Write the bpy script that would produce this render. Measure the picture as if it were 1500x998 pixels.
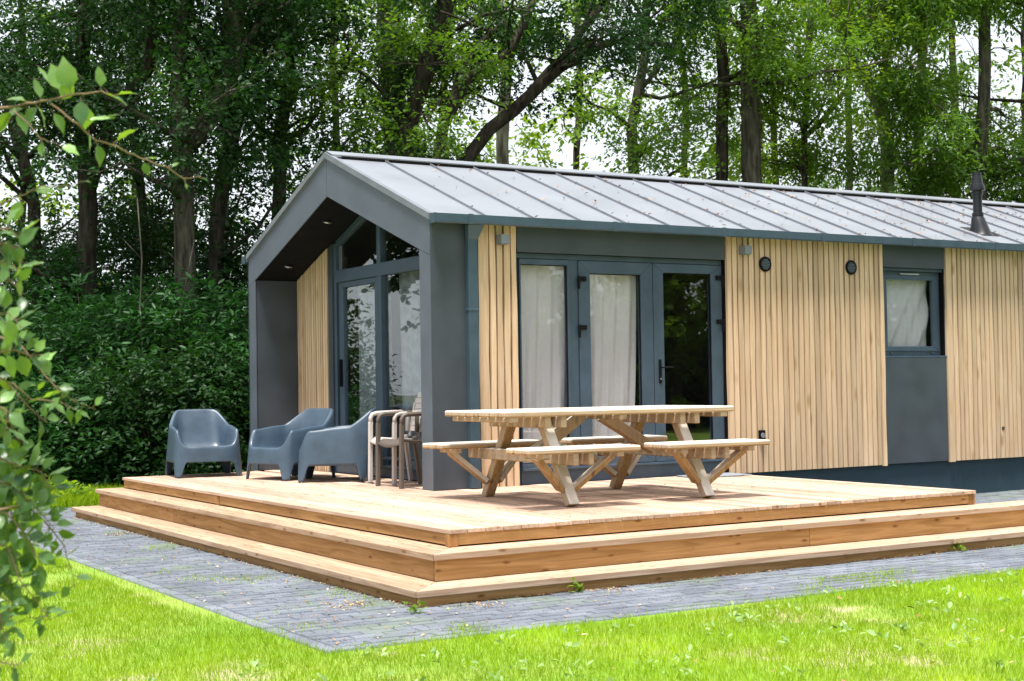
import bpy, math, random
import numpy as np
from mathutils import Vector, Matrix

for o in list(bpy.data.objects): bpy.data.objects.remove(o, do_unlink=True)
scene = bpy.context.scene
COL = scene.collection
R_ = math.radians
rng = np.random.default_rng(11)
random.seed(5)

# ------------------------------------------------------------------ camera
CAM = np.array([-6.1801, -11.5739, 0.9453]); YAW, PITCH, ROLL, FPX = 0.5459, 0.0301, -0.0161, 2130.9
_f = np.array([math.sin(YAW)*math.cos(PITCH), math.cos(YAW)*math.cos(PITCH), math.sin(PITCH)])
_r = np.array([math.cos(YAW), -math.sin(YAW), 0.0]); _u = np.cross(_r, _f)
_R = math.cos(ROLL)*_r + math.sin(ROLL)*_u; _U = -math.sin(ROLL)*_r + math.cos(ROLL)*_u
cd = bpy.data.cameras.new('camera'); cam = bpy.data.objects.new('camera', cd); COL.objects.link(cam)
cam.matrix_world = Matrix(((_R[0], _U[0], -_f[0], CAM[0]), (_R[1], _U[1], -_f[1], CAM[1]), (_R[2], _U[2], -_f[2], CAM[2]), (0, 0, 0, 1)))
cd.sensor_width = 36; cd.lens = FPX/1500*36; cd.clip_end = 800; cd.clip_start = 0.1
cd.dof.use_dof = True; cd.dof.focus_distance = 11.6; cd.dof.aperture_fstop = 6.3
scene.camera = cam
def at(px, py, D):
    "the world point seen at photo pixel (px,py) at depth D metres"
    return CAM + D*(_f + (px-750)/FPX*_R - (py-499)/FPX*_U)

# ------------------------------------------------------------------ light
SUN = Vector((-0.22, -0.20, 1.0)).normalized()
sun_el = math.asin(SUN.z); sun_az = math.atan2(SUN.x, SUN.y)
w = bpy.data.worlds.new("World"); scene.world = w; w.use_nodes = True
nt = w.node_tree; bg = nt.nodes['Background']
sky = nt.nodes.new('ShaderNodeTexSky'); sky.sky_type = 'NISHITA'; sky.sun_disc = False
sky.sun_elevation = sun_el; sky.sun_rotation = sun_az; sky.dust_density = 4; sky.air_density = 1.0
mx = nt.nodes.new('ShaderNodeMix'); mx.data_type = 'RGBA'; mx.inputs[0].default_value = 0.72
nt.links.new(sky.outputs[0], mx.inputs[6]); mx.inputs[7].default_value = (6.6, 6.9, 7.2, 1)   # thin bright cloud cover
nt.links.new(mx.outputs[2], bg.inputs[0]); bg.inputs[1].default_value = 0.10
sl = bpy.data.lights.new('sun', 'SUN'); sl.energy = 3.7; sl.angle = R_(11); sl.color = (1, 0.955, 0.88)
so = bpy.data.objects.new('sun', sl); COL.objects.link(so); so.rotation_euler = SUN.to_track_quat('Z', 'Y').to_euler(); so.location = (0, 0, 30)
scene.view_settings.view_transform = 'Standard'; scene.view_settings.look = 'None'
scene.view_settings.exposure = 1.12; scene.view_settings.gamma = 1; scene.view_settings.use_curve_mapping = False
scene.cycles.use_denoising = True
scene.cycles.max_bounces = 8; scene.cycles.diffuse_bounces = 3; scene.cycles.glossy_bounces = 3
scene.cycles.transmission_bounces = 5; scene.cycles.transparent_max_bounces = 8

# ------------------------------------------------------------------ materials
def mat(name):
    m = bpy.data.materials.new(name); m.use_nodes = True
    return m, m.node_tree, m.node_tree.nodes['Principled BSDF']
def N(nt, t, **k):
    n = nt.nodes.new(t)
    for a, v in k.items(): setattr(n, a, v)
    return n
def ramp(nt, stops, src):
    r = N(nt, 'ShaderNodeValToRGB'); e = r.color_ramp.elements
    while len(e) < len(stops): e.new(0.5)
    for i, (p, c) in enumerate(stops): e[i].position = p; e[i].color = (*c, 1)
    nt.links.new(src, r.inputs[0]); return r
def mixc(nt, a, b, f, blend='MIX'):
    m = N(nt, 'ShaderNodeMix', data_type='RGBA', blend_type=blend)
    for i, v in ((0, f), (6, a), (7, b)):
        if hasattr(v, 'links'): nt.links.new(v, m.inputs[i])
        else: m.inputs[i].default_value = (*v, 1) if isinstance(v, tuple) else v
    return m.outputs[2]
def wood(name, light, dark, knot, axis, rough=0.75, grain=1.0, knots=True, weather=None, board=0.22, kscale=1.0):
    "sawn timber: grain along `axis`, each board (mesh island) its own tone, dark knots"
    m, nt, b = mat(name)
    tc = N(nt, 'ShaderNodeTexCoord'); geo = N(nt, 'ShaderNodeNewGeometry')
    off = N(nt, 'ShaderNodeVectorMath', operation='SCALE'); nt.links.new(geo.outputs['Random Per Island'], off.inputs['Scale']); off.inputs[0].default_value = (37, 53, 29)
    add = N(nt, 'ShaderNodeVectorMath', operation='ADD'); nt.links.new(tc.outputs['Object'], add.inputs[0]); nt.links.new(off.outputs[0], add.inputs[1])
    s = [14, 14, 14]; s['xyz'.index(axis)] = 0.9
    mp = N(nt, 'ShaderNodeMapping'); mp.inputs['Scale'].default_value = s; nt.links.new(add.outputs[0], mp.inputs[0])
    n1 = N(nt, 'ShaderNodeTexNoise'); n1.inputs['Scale'].default_value = 1.6; n1.inputs['Detail'].default_value = 6; n1.inputs['Distortion'].default_value = 1.2; nt.links.new(mp.outputs[0], n1.inputs[0])
    s2 = [150, 150, 150]; s2['xyz'.index(axis)] = 4
    mp2 = N(nt, 'ShaderNodeMapping'); mp2.inputs['Scale'].default_value = s2; nt.links.new(add.outputs[0], mp2.inputs[0])
    n2 = N(nt, 'ShaderNodeTexNoise'); n2.inputs['Scale'].default_value = 1.0; n2.inputs['Detail'].default_value = 3; nt.links.new(mp2.outputs[0], n2.inputs[0])
    r1 = ramp(nt, [(0.36, dark), (0.62, light)], n1.outputs[0])
    c = mixc(nt, r1.outputs[0], (0.25, 0.16, 0.08), ramp(nt, [(0.5, (0, 0, 0)), (0.8, (grain*.5,)*3)], n2.outputs[0]).outputs[0])
    # board to board tone
    isl = ramp(nt, [(0, (1-board,)*3), (1, (1+board*.5,)*3)], geo.outputs['Random Per Island'])
    c = mixc(nt, c, isl.outputs[0], 1.0, 'MULTIPLY')
    if knots:
        s3 = [9*kscale]*3; s3['xyz'.index(axis)] = 3.2*kscale
        mp3 = N(nt, 'ShaderNodeMapping'); mp3.inputs['Scale'].default_value = s3; nt.links.new(add.outputs[0], mp3.inputs[0])
        v = N(nt, 'ShaderNodeTexVoronoi'); v.inputs['Scale'].default_value = 1; nt.links.new(mp3.outputs[0], v.inputs[0])
        k = ramp(nt, [(0.05, (1, 1, 1)), (0.2, (0, 0, 0))], v.outputs['Distance'])
        c = mixc(nt, c, knot, k.outputs[0])
    if weather:
        n4 = N(nt, 'ShaderNodeTexNoise'); n4.inputs['Scale'].default_value = 3.5; n4.inputs['Detail'].default_value = 5; nt.links.new(tc.outputs['Object'], n4.inputs[0])
        sep = N(nt, 'ShaderNodeSeparateXYZ'); nt.links.new(geo.outputs['Normal'], sep.inputs[0])
        up = N(nt, 'ShaderNodeMapRange'); up.inputs[1].default_value = -0.1; up.inputs[2].default_value = 0.25; nt.links.new(sep.outputs[2], up.inputs[0])
        mu = N(nt, 'ShaderNodeMath', operation='MULTIPLY'); nt.links.new(up.outputs[0], mu.inputs[0])
        nt.links.new(ramp(nt, [(0.3, (.55,)*3), (0.6, (1, 1, 1))], n4.outputs[0]).outputs[0], mu.inputs[1])
        c = mixc(nt, c, weather, mu.outputs[0])
    nt.links.new(c, b.inputs['Base Color']); b.inputs['Roughness'].default_value = rough; b.inputs['Specular IOR Level'].default_value = 0.25
    bp = N(nt, 'ShaderNodeBump'); bp.inputs['Strength'].default_value = 0.25; bp.inputs['Distance'].default_value = 0.004
    nt.links.new(n2.outputs[0], bp.inputs['Height']); nt.links.new(bp.outputs[0], b.inputs['Normal'])
    return m
def paint(name, col, rough=0.5, spec=0.5, var=0.12, scale=6, bump=0.0, metal=0.0, speck=False):
    m, nt, b = mat(name)
    tc = N(nt, 'ShaderNodeTexCoord')
    n = N(nt, 'ShaderNodeTexNoise'); n.inputs['Scale'].default_value = scale; n.inputs['Detail'].default_value = 5; nt.links.new(tc.outputs['Object'], n.inputs[0])
    c = ramp(nt, [(0.3, tuple(x*(1-var) for x in col)), (0.7, tuple(min(1, x*(1+var)) for x in col))], n.outputs[0]).outputs[0]
    if speck:
        n3 = N(nt, 'ShaderNodeTexNoise'); n3.inputs['Scale'].default_value = 45; nt.links.new(tc.outputs['Object'], n3.inputs[0])
        c = mixc(nt, c, (0.45, 0.47, 0.48), ramp(nt, [(0.74, (0, 0, 0)), (0.78, (.7, .7, .7))], n3.outputs[0]).outputs[0])
    nt.links.new(c, b.inputs['Base Color'])
    nt.links.new(ramp(nt, [(0.3, (rough*.85,)*3), (0.7, (min(1, rough*1.15),)*3)], n.outputs[0]).outputs[0], b.inputs['Roughness'])
    b.inputs['Specular IOR Level'].default_value = spec; b.inputs['Metallic'].default_value = metal
    if bump:
        n2 = N(nt, 'ShaderNodeTexNoise'); n2.inputs['Scale'].default_value = 220; nt.links.new(tc.outputs['Object'], n2.inputs[0])
        bp = N(nt, 'ShaderNodeBump'); bp.inputs['Strength'].default_value = bump; bp.inputs['Distance'].default_value = 0.002
        nt.links.new(n2.outputs[0], bp.inputs['Height']); nt.links.new(bp.outputs[0], b.inputs['Normal'])
    return m
def leafmat(name, c0, c1, t0, trans=0.35, rough=0.45, spec=0.35):
    "two-sided leaf: reflects c0..c1 by leaf, lets through t0"
    m, nt, b = mat(name)
    a = N(nt, 'ShaderNodeAttribute'); a.attribute_name = 'tone'
    r = ramp(nt, [(0, c0), (0.85, c1), (1, tuple(min(1, x*1.5) for x in c1))], a.outputs['Fac'])
    nt.links.new(r.outputs[0], b.inputs['Base Color']); b.inputs['Roughness'].default_value = rough; b.inputs['Specular IOR Level'].default_value = spec
    tr = N(nt, 'ShaderNodeBsdfTranslucent'); r2 = ramp(nt, [(0, tuple(x*.6 for x in t0)), (1, t0)], a.outputs['Fac']); nt.links.new(r2.outputs[0], tr.inputs[0])
    ms = N(nt, 'ShaderNodeMixShader'); ms.inputs[0].default_value = trans
    nt.links.new(b.outputs[0], ms.inputs[1]); nt.links.new(tr.outputs[0], ms.inputs[2])
    nt.links.new(ms.outputs[0], nt.nodes['Material Output'].inputs[0])
    return m
def islandmat(name, stops, rough=0.8, spec=0.3, noise=0.0):
    m, nt, b = mat(name)
    geo = N(nt, 'ShaderNodeNewGeometry'); c = ramp(nt, stops, geo.outputs['Random Per Island']).outputs[0]
    if noise:
        tc = N(nt, 'ShaderNodeTexCoord'); n = N(nt, 'ShaderNodeTexNoise'); n.inputs['Scale'].default_value = 2.2; n.inputs['Detail'].default_value = 7; nt.links.new(tc.outputs['Object'], n.inputs[0])
        c = mixc(nt, c, ramp(nt, [(0.3, (1-noise,)*3), (0.7, (1+noise,)*3)], n.outputs[0]).outputs[0], 1.0, 'MULTIPLY')
        n2 = N(nt, 'ShaderNodeTexNoise'); n2.inputs['Scale'].default_value = 130; n2.inputs['Detail'].default_value = 3; nt.links.new(tc.outputs['Object'], n2.inputs[0])
        c = mixc(nt, c, ramp(nt, [(0.35, (.72,)*3), (0.65, (1.25,)*3)], n2.outputs[0]).outputs[0], 1.0, 'MULTIPLY')
        bp = N(nt, 'ShaderNodeBump'); bp.inputs['Strength'].default_value = .4; bp.inputs['Distance'].default_value = 0.004
        nt.links.new(n2.outputs[0], bp.inputs['Height']); nt.links.new(bp.outputs[0], b.inputs['Normal'])
    nt.links.new(c, b.inputs['Base Color']); b.inputs['Roughness'].default_value = rough; b.inputs['Specular IOR Level'].default_value = spec
    return m
def bark(name, c0, c1, scale=9):
    m, nt, b = mat(name)
    tc = N(nt, 'ShaderNodeTexCoord'); mp = N(nt, 'ShaderNodeMapping'); mp.inputs['Scale'].default_value = (scale, scale, scale*.22); nt.links.new(tc.outputs['Object'], mp.inputs[0])
    n = N(nt, 'ShaderNodeTexNoise'); n.inputs['Scale'].default_value = 1.5; n.inputs['Detail'].default_value = 8; nt.links.new(mp.outputs[0], n.inputs[0])
    nt.links.new(ramp(nt, [(0.35, c0), (0.65, c1)], n.outputs[0]).outputs[0], b.inputs['Base Color']); b.inputs['Roughness'].default_value = 0.95; b.inputs['Specular IOR Level'].default_value = 0.1
    bp = N(nt, 'ShaderNodeBump'); bp.inputs['Strength'].default_value = .9; bp.inputs['Distance'].default_value = 0.03
    nt.links.new(n.outputs[0], bp.inputs['Height']); nt.links.new(bp.outputs[0], b.inputs['Normal'])
    return m

M = {}
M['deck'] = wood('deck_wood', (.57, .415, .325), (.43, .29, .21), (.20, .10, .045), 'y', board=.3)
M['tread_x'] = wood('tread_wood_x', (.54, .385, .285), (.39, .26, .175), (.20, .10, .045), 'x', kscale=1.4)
M['tread_y'] = wood('tread_wood_y_shaded', (.46, .32, .225), (.32, .21, .135), (.18, .09, .04), 'y', kscale=1.4)  # left treads: same wood, shade put into a darker brown
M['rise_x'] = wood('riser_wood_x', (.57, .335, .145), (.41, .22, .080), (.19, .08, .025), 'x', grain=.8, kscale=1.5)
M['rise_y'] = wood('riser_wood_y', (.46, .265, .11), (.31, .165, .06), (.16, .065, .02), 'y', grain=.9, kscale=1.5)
M['post'] = wood('post_wood', (.44, .22, .08), (.26, .12, .04), (.10, .04, .015), 'z')
M['clad'] = wood('cladding_wood', (.62, .455, .305), (.53, .365, .225), (.38, .24, .12), 'z', board=.24, grain=.45, knots=True, kscale=.6)
M['table'] = wood('table_wood', (.46, .29, .14), (.32, .19, .085), (.14, .07, .03), 'x', weather=(.66, .61, .55), board=.2)
M['table_leg'] = wood('table_leg_wood', (.46, .29, .14), (.32, .19, .085), (.14, .07, .03), 'z', weather=(.66, .61, .55), board=.2)
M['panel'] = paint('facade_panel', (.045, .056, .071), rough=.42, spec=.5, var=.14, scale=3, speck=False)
M['gable'] = paint('gable_panel_lit', (.086, .103, .132), rough=.38, spec=.5, var=.13, scale=3, speck=True)  # same grey panel, light on the gable front put into a paler colour
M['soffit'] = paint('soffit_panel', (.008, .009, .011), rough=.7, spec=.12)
M['roof'] = paint('roof_metal', (.20, .215, .245), rough=.40, spec=.6, var=.06, scale=1.6, speck=False)
M['seam'] = paint('roof_seam', (.15, .163, .19), rough=.45, spec=.5)
M['gutter'] = paint('gutter_metal', (.038, .068, .094), rough=.38, spec=.5, var=.1, scale=8)
M['frame'] = paint('frame_coating', (.045, .072, .108), rough=.42, spec=.5, bump=.12)
M['plinth'] = paint('plinth_coating', (.022, .046, .064), rough=.7, spec=.3, bump=.4)
M['gap'] = paint('shadow_gap', (.005, .005, .005), rough=.9, spec=.1)
M['black'] = paint('black_fitting', (.004, .004, .005), rough=.5, spec=.15)
M['steel'] = paint('brushed_steel', (.5, .5, .5), rough=.35, metal=.9)
M['lamp'] = paint('lamp_housing', (.16, .18, .20), rough=.4)
M['slat'] = paint('vent_slat', (.12, .15, .18), rough=.5)
M['flue'] = paint('flue_metal', (.010, .011, .014), rough=.33, spec=.4)
M['room'] = paint('room_wall', (.10, .09, .08), rough=.9, spec=.1)
M['lounge'] = paint('armchair_plastic', (.046, .075, .112), rough=.38, spec=.5, var=.16, scale=7, bump=.25)
M['taupe'] = paint('pale_resin', (.50, .455, .435), rough=.5, spec=.4, var=.05)
M['brown'] = paint('brown_resin', (.105, .085, .072), rough=.5, spec=.4, var=.05)
M['mat'] = paint('doormat_fibre', (.22, .235, .26), rough=.95, spec=.1, var=.25, scale=60, bump=.6)
M['paver'] = islandmat('concrete_paver', [(0, (.115, .130, .158)), (.5, (.132, .148, .178)), (1, (.158, .174, .203))], noise=.22)
_m = M['paver'].node_tree; _b = _m.nodes['Principled BSDF']; _src = _b.inputs['Base Color'].links[0].from_socket
_t = N(_m, 'ShaderNodeTexCoord'); _n = N(_m, 'ShaderNodeTexNoise'); _n.inputs['Scale'].default_value = 1.4; _n.inputs['Detail'].default_value = 9; _n.inputs['Roughness'].default_value = .7; _m.links.new(_t.outputs['Object'], _n.inputs[0])
_m.links.new(mixc(_m, _src, (.14, .19, .10), ramp(_m, [(.52, (0, 0, 0)), (.68, (.6, .6, .6))], _n.outputs[0]).outputs[0]), _b.inputs['Base Color'])
M['edge'] = islandmat('edging_paver', [(0, (.14, .157, .188)), (1, (.175, .192, .222))], noise=.2)
M['litter'] = islandmat('dry_leaf', [(0, (.22, .10, .045)), (.4, (.42, .24, .12)), (.75, (.55, .42, .26)), (.9, (.12, .07, .04)), (1, (.30, .42, .06))], rough=.9)
M['rust_leaf'] = islandmat('roof_leaf', [(0, (.45, .17, .07)), (.6, (.62, .33, .17)), (1, (.30, .14, .07))], rough=.9)
M['bark'] = bark('dark_bark', (.022, .019, .015), (.075, .064, .05))
M['bark2'] = bark('grey_bark', (.038, .035, .028), (.12, .108, .082))
M['birch'] = bark('pale_bark', (.10, .085, .06), (.42, .38, .30), 6)
M['twig'] = paint('twig_bark', (.20, .14, .085), rough=.8, spec=.2)
M['leaf_mid'] = leafmat('leaf_green', (.028, .072, .014), (.090, .170, .028), (.26, .50, .02), .38, spec=.2)
M['leaf_dark'] = leafmat('leaf_deep_green', (.008, .030, .009), (.022, .062, .016), (.05, .16, .014), .22, spec=.18)  # deep green, darkened to carry the shade of the left trees
M['leaf_light'] = leafmat('leaf_fresh_green', (.06, .13, .016), (.15, .255, .03), (.36, .56, .02), .45, spec=.2)
M['leaf_near'] = leafmat('leaf_beech', (.022, .075, .026), (.17, .29, .10), (.36, .60, .02), .34, rough=.36, spec=.55)
M['shrub'] = leafmat('leaf_shrub', (.010, .042, .011), (.028, .095, .022), (.05, .19, .02), .24, spec=.2)
M['grass'] = leafmat('grass_blade', (.17, .31, .010), (.38, .54, .016), (.44, .64, .008), .42, rough=.55, spec=.2)
M['weed'] = leafmat('weed_leaf', (.16, .28, .07), (.32, .46, .18), (.4, .6, .1), .35)

# ------------------------------------------------------------------ mesh helpers
class MB:
    def __init__(s): s.v = []; s.f = []
    def add(s, vs, fs):
        n = len(s.v); s.v += [tuple(float(c) for c in v) for v in vs]; s.f += [tuple(i+n for i in f) for f in fs]; return s
    def box(s, x0, x1, y0, y1, z0, z1):
        return s.add([(x, y, z) for x in (x0, x1) for y in (y0, y1) for z in (z0, z1)],
                     [(0, 1, 3, 2), (4, 6, 7, 5), (0, 4, 5, 1), (2, 3, 7, 6), (0, 2, 6, 4), (1, 5, 7, 3)])
    def bar(s, p0, p1, w, h, up=(0, 0, 1), ext=0):
        "rectangular timber from p0 to p1, w across, h along `up`"
        p0 = Vector(p0); p1 = Vector(p1); d = (p1-p0).normalized(); p0 = p0-d*ext; p1 = p1+d*ext
        a = d.cross(Vector(up)).normalized(); b = a.cross(d).normalized()
        vs = [p + a*i*w/2 + b*j*h/2 for p in (p0, p1) for i in (-1, 1) for j in (-1, 1)]
        return s.add(vs, [(0, 2, 3, 1), (4, 5, 7, 6), (0, 1, 5, 4), (2, 6, 7, 3), (0, 4, 6, 2), (1, 3, 7, 5)])
    def prism(s, poly, fn, a, b):
        "poly: 2D points; fn(u,v,t)->3D, extruded from t=a to t=b"
        n = len(poly); vs = [fn(u, v, a) for u, v in poly] + [fn(u, v, b) for u, v in poly]
        return s.add(vs, [tuple(range(n-1, -1, -1)), tuple(range(n, 2*n))] + [(i, (i+1) % n, n+(i+1) % n, n+i) for i in range(n)])
    def tube(s, pts, rad, seg=8, caps=True):
        pts = [Vector(p) for p in pts]; n0 = len(s.v); fs = []; vs = []
        if not hasattr(rad, '__len__'): rad = [rad]*len(pts)
        prev = None
        for i, p in enumerate(pts):
            d = (pts[min(i+1, len(pts)-1)]-pts[max(i-1, 0)]).normalized()
            if prev is None: a = d.cross(Vector((0.31, 0.83, 0.12))).normalized()
            else: a = (prev - d*prev.dot(d)).normalized()
            prev = a; b = d.cross(a)
            for k in range(seg):
                t = 2*math.pi*k/seg; vs.append(p + (a*math.cos(t)+b*math.sin(t))*rad[i])
        for i in range(len(pts)-1):
            for k in range(seg):
                fs.append((i*seg+k, i*seg+(k+1) % seg, (i+1)*seg+(k+1) % seg, (i+1)*seg+k))
        if caps: fs += [tuple(range(seg-1, -1, -1)), tuple((len(pts)-1)*seg+k for k in range(seg))]
        return s.add(vs, fs)
    def lathe(s, prof, c, seg=24, axis='z'):
        vs = []; fs = []
        for r, h in prof:
            for k in range(seg):
                t = 2*math.pi*k/seg; a, b = r*math.cos(t), r*math.sin(t)
                vs.append({'z': (c[0]+a, c[1]+b, c[2]+h), 'y': (c[0]+a, c[1]+h, c[2]+b), 'x': (c[0]+h, c[1]+a, c[2]+b)}[axis])
        for i in range(len(prof)-1):
            for k in range(seg): fs.append((i*seg+k, i*seg+(k+1) % seg, (i+1)*seg+(k+1) % seg, (i+1)*seg+k))
        fs += [tuple(range(seg-1, -1, -1)), tuple((len(prof)-1)*seg+k for k in range(seg))]
        return s.add(vs, fs)
def tagset(o, label=None, cat=None, group=None, kind=None):
    for k, v in (('label', label), ('category', cat), ('group', group), ('kind', kind)):
        if v: o[k] = v
    return o
def thing(name, loc, label, cat, group=None, rz=0):
    o = bpy.data.objects.new(name, None); COL.objects.link(o); o.location = loc; o.rotation_euler = (0, 0, rz); o.empty_display_size = .2
    return tagset(o, label, cat, group)
def wloc(p):
    v = Vector((0, 0, 0))
    while p is not None: v += p.location; p = p.parent
    return v
def link(name, me, m, parent=None, bevel=0, smooth=False, local=False, subsurf=0, label=None):
    "world-built meshes (local=False) are shifted to their parent's frame"
    import bmesh
    me.materials.append(m); o = bpy.data.objects.new(name, me); COL.objects.link(o)
    if parent is not None:
        o.parent = parent
        if not local: me.transform(Matrix.Translation(-wloc(parent)))
    if subsurf:
        md = o.modifiers.new('s', 'SUBSURF'); md.levels = md.render_levels = subsurf
    if bevel:
        md = o.modifiers.new('b', 'BEVEL'); md.width = bevel; md.segments = 2; md.limit_method = 'ANGLE'
    if smooth: me.polygons.foreach_set('use_smooth', [True]*len(me.polygons))
    if label: o['label'] = label
    return o
def part(name, mb, m, parent=None, fix=True, **k):
    import bmesh
    me = bpy.data.meshes.new(name); me.from_pydata(mb.v, [], mb.f)
    if fix:
        bm = bmesh.new(); bm.from_mesh(me); bmesh.ops.recalc_face_normals(bm, faces=bm.faces); bm.to_mesh(me); bm.free()
    me.update(); return link(name, me, m, parent, **k)
def polymesh(name, V, k, tone=None):
    "V (n,k,3): n separate k-gons"
    V = np.asarray(V, np.float32); n = V.shape[0]; me = bpy.data.meshes.new(name)
    me.vertices.add(n*k); me.vertices.foreach_set('co', V.reshape(-1))
    me.loops.add(n*k); me.loops.foreach_set('vertex_index', np.arange(n*k, dtype=np.int32))
    me.polygons.add(n); me.polygons.foreach_set('loop_start', np.arange(0, n*k, k, dtype=np.int32))
    me.update(calc_edges=True)
    if tone is not None:
        a = me.attributes.new('tone', 'FLOAT', 'FACE'); a.data.foreach_set('value', np.asarray(tone, np.float32))
    return me
def strip_mesh(name, V, tone=None, fan=False):
    "V (n,6,3): leaf = two quads sharing a midrib: base, L1, R1, mid, ... -> faces (0,1,2,3),(0,3,4,5)"
    V = np.asarray(V, np.float32); n = V.shape[0]; me = bpy.data.meshes.new(name)
    me.vertices.add(n*6); me.vertices.foreach_set('co', V.reshape(-1))
    idx = (np.arange(n)[:, None]*6 + np.array([0, 1, 2, 3, 0, 3, 4, 5])[None]).astype(np.int32)
    me.loops.add(n*8); me.loops.foreach_set('vertex_index', idx.reshape(-1))
    me.polygons.add(n*2); me.polygons.foreach_set('loop_start', np.arange(0, n*8, 4, dtype=np.int32))
    me.update(calc_edges=True)
    if tone is not None:
        a = me.attributes.new('tone', 'FLOAT', 'FACE'); a.data.foreach_set('value', np.repeat(np.asarray(tone, np.float32), 2))
    return me
def nrm(a): return a/np.maximum(np.linalg.norm(a, axis=-1, keepdims=True), 1e-9)

GZ = -0.401                          # ground level; deck top is z = 0
# ------------------------------------------------------------------ setting: ground, lawn, paving
g = MB(); g.add([(-140, -120, GZ-.03), (160, -120, GZ-.03), (160, 180, GZ-.03), (-140, 180, GZ-.03)], [(0, 1, 2, 3)])
mg, ntg, bgm = mat('forest_floor')
tc = N(ntg, 'ShaderNodeTexCoord'); nn = N(ntg, 'ShaderNodeTexNoise'); nn.inputs['Scale'].default_value = 3; nn.inputs['Detail'].default_value = 8; ntg.links.new(tc.outputs['Object'], nn.inputs[0])
ntg.links.new(ramp(ntg, [(.35, (.025, .035, .012)), (.6, (.05, .075, .02)), (.75, (.09, .07, .04))], nn.outputs[0]).outputs[0], bgm.inputs['Base Color']); bgm.inputs['Roughness'].default_value = .95
tagset(part('ground', g, mg), kind='structure')

PX0, PY0 = -3.15, -4.72              # outer edges of the paving
LX, LY = -3.15, -4.72
ml, ntl, bl = mat('lawn_soil')
tc = N(ntl, 'ShaderNodeTexCoord'); nn = N(ntl, 'ShaderNodeTexNoise'); nn.inputs['Scale'].default_value = 1.3; nn.inputs['Detail'].default_value = 9; nn.inputs['Roughness'].default_value = .65; ntl.links.new(tc.outputs['Object'], nn.inputs[0])
ntl.links.new(ramp(ntl, [(.40, (.15, .27, .02)), (.58, (.22, .29, .04)), (.68, (.38, .32, .21))], nn.outputs[0]).outputs[0], bl.inputs['Base Color']); bl.inputs['Roughness'].default_value = .95
lw = MB(); lw.add([(-30, -40, GZ-.006), (40, -40, GZ-.006), (40, PY0, GZ-.006), (PX0, PY0, GZ-.006), (PX0, 5.6, GZ-.006), (-30, 5.6, GZ-.006)], [(0, 1, 2, 3), (0, 3, 4, 5)])
tagset(part('lawn', lw, ml), kind='structure')
sd = MB(); sd.add([(PX0, PY0, GZ-.012), (16, PY0, GZ-.012), (16, 0.3, GZ-.012), (PX0, 0.3, GZ-.012)], [(0, 1, 2, 3)])
sd.add([(PX0, .3, GZ-.012), (-.2, .3, GZ-.012), (-.2, 5.6, GZ-.012), (PX0, 5.6, GZ-.012)], [(0, 1, 2, 3)])
sd.add([(-9, 3.4, GZ-.004), (PX0, 3.4, GZ-.004), (PX0, 5.6, GZ-.004), (-9, 5.6, GZ-.004)], [(0, 1, 2, 3)])
tagset(part('joint_sand', sd, paint('joint_sand', (.085, .09, .085), rough=.95, spec=.1, var=.4, scale=4)), kind='structure')

pv = MB()
def paver(x0, x1, y0, y1):
    z = GZ+random.uniform(-.0035, .0035); c = .006; tx, ty = random.uniform(-.0015, .0015), random.uniform(-.0015, .0015)
    x0 += .003; x1 -= .003; y0 += .003; y1 -= .003
    vs = [(x0, y0, z-.012), (x1, y0, z-.012), (x1, y1, z-.012), (x0, y1, z-.012),
          (x0+c, y0+c, z+tx), (x1-c, y0+c, z+ty), (x1-c, y1-c, z-tx), (x0+c, y1-c, z-ty)]
    pv.add(vs, [(0, 1, 5, 4), (1, 2, 6, 5), (2, 3, 7, 6), (3, 0, 4, 7), (4, 5, 6, 7)])
def rows(xa, xb, ya, yb):
    y = ya; k = 0
    while y < yb-.04:
        x = xa-(.1 if k % 2 else 0)
        while x < xb-.02:
            paver(max(x, xa), min(x+.2, xb), y, min(y+.095, yb)); x += .2
        y += .095; k += 1
rows(PX0+.1, 15, PY0+.1, -3.60); rows(PX0+.1, -2.02, -3.60, 5.6); rows(3.45, 15, -3.42, 0.10); rows(-9, PX0+.1, 3.4, 5.6); rows(-2.02, -1.0, 4.25, 5.6)
tagset(part('paving', pv, M['paver'], fix=False), kind='structure')
pv = MB()
x = PX0
while x < 15: paver(x, x+.2, PY0, PY0+.1); x += .2
y = PY0+.1
while y < 3.4: paver(PX0, PX0+.1, y, y+.2); y += .2
tagset(part('paving_edge', pv, M['edge'], fix=False), kind='structure')

# ------------------------------------------------------------------ the chalet
W, ZT, ZA, RX, CW = 4.5013, 2.5, 3.3685, 0.55, 0.2102
ZI, ZAI, ZC = 2.1944, 2.9224, 2.1226
L = 14.0
SL = (ZA-ZT)/(W/2)
H = thing('chalet', (0, 0, GZ), 'anthracite and timber clad holiday chalet with a standing seam metal roof', 'chalet')
ex = lambda u, v, t: (t, u, v)       # polygon in the Y-Z plane
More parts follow.
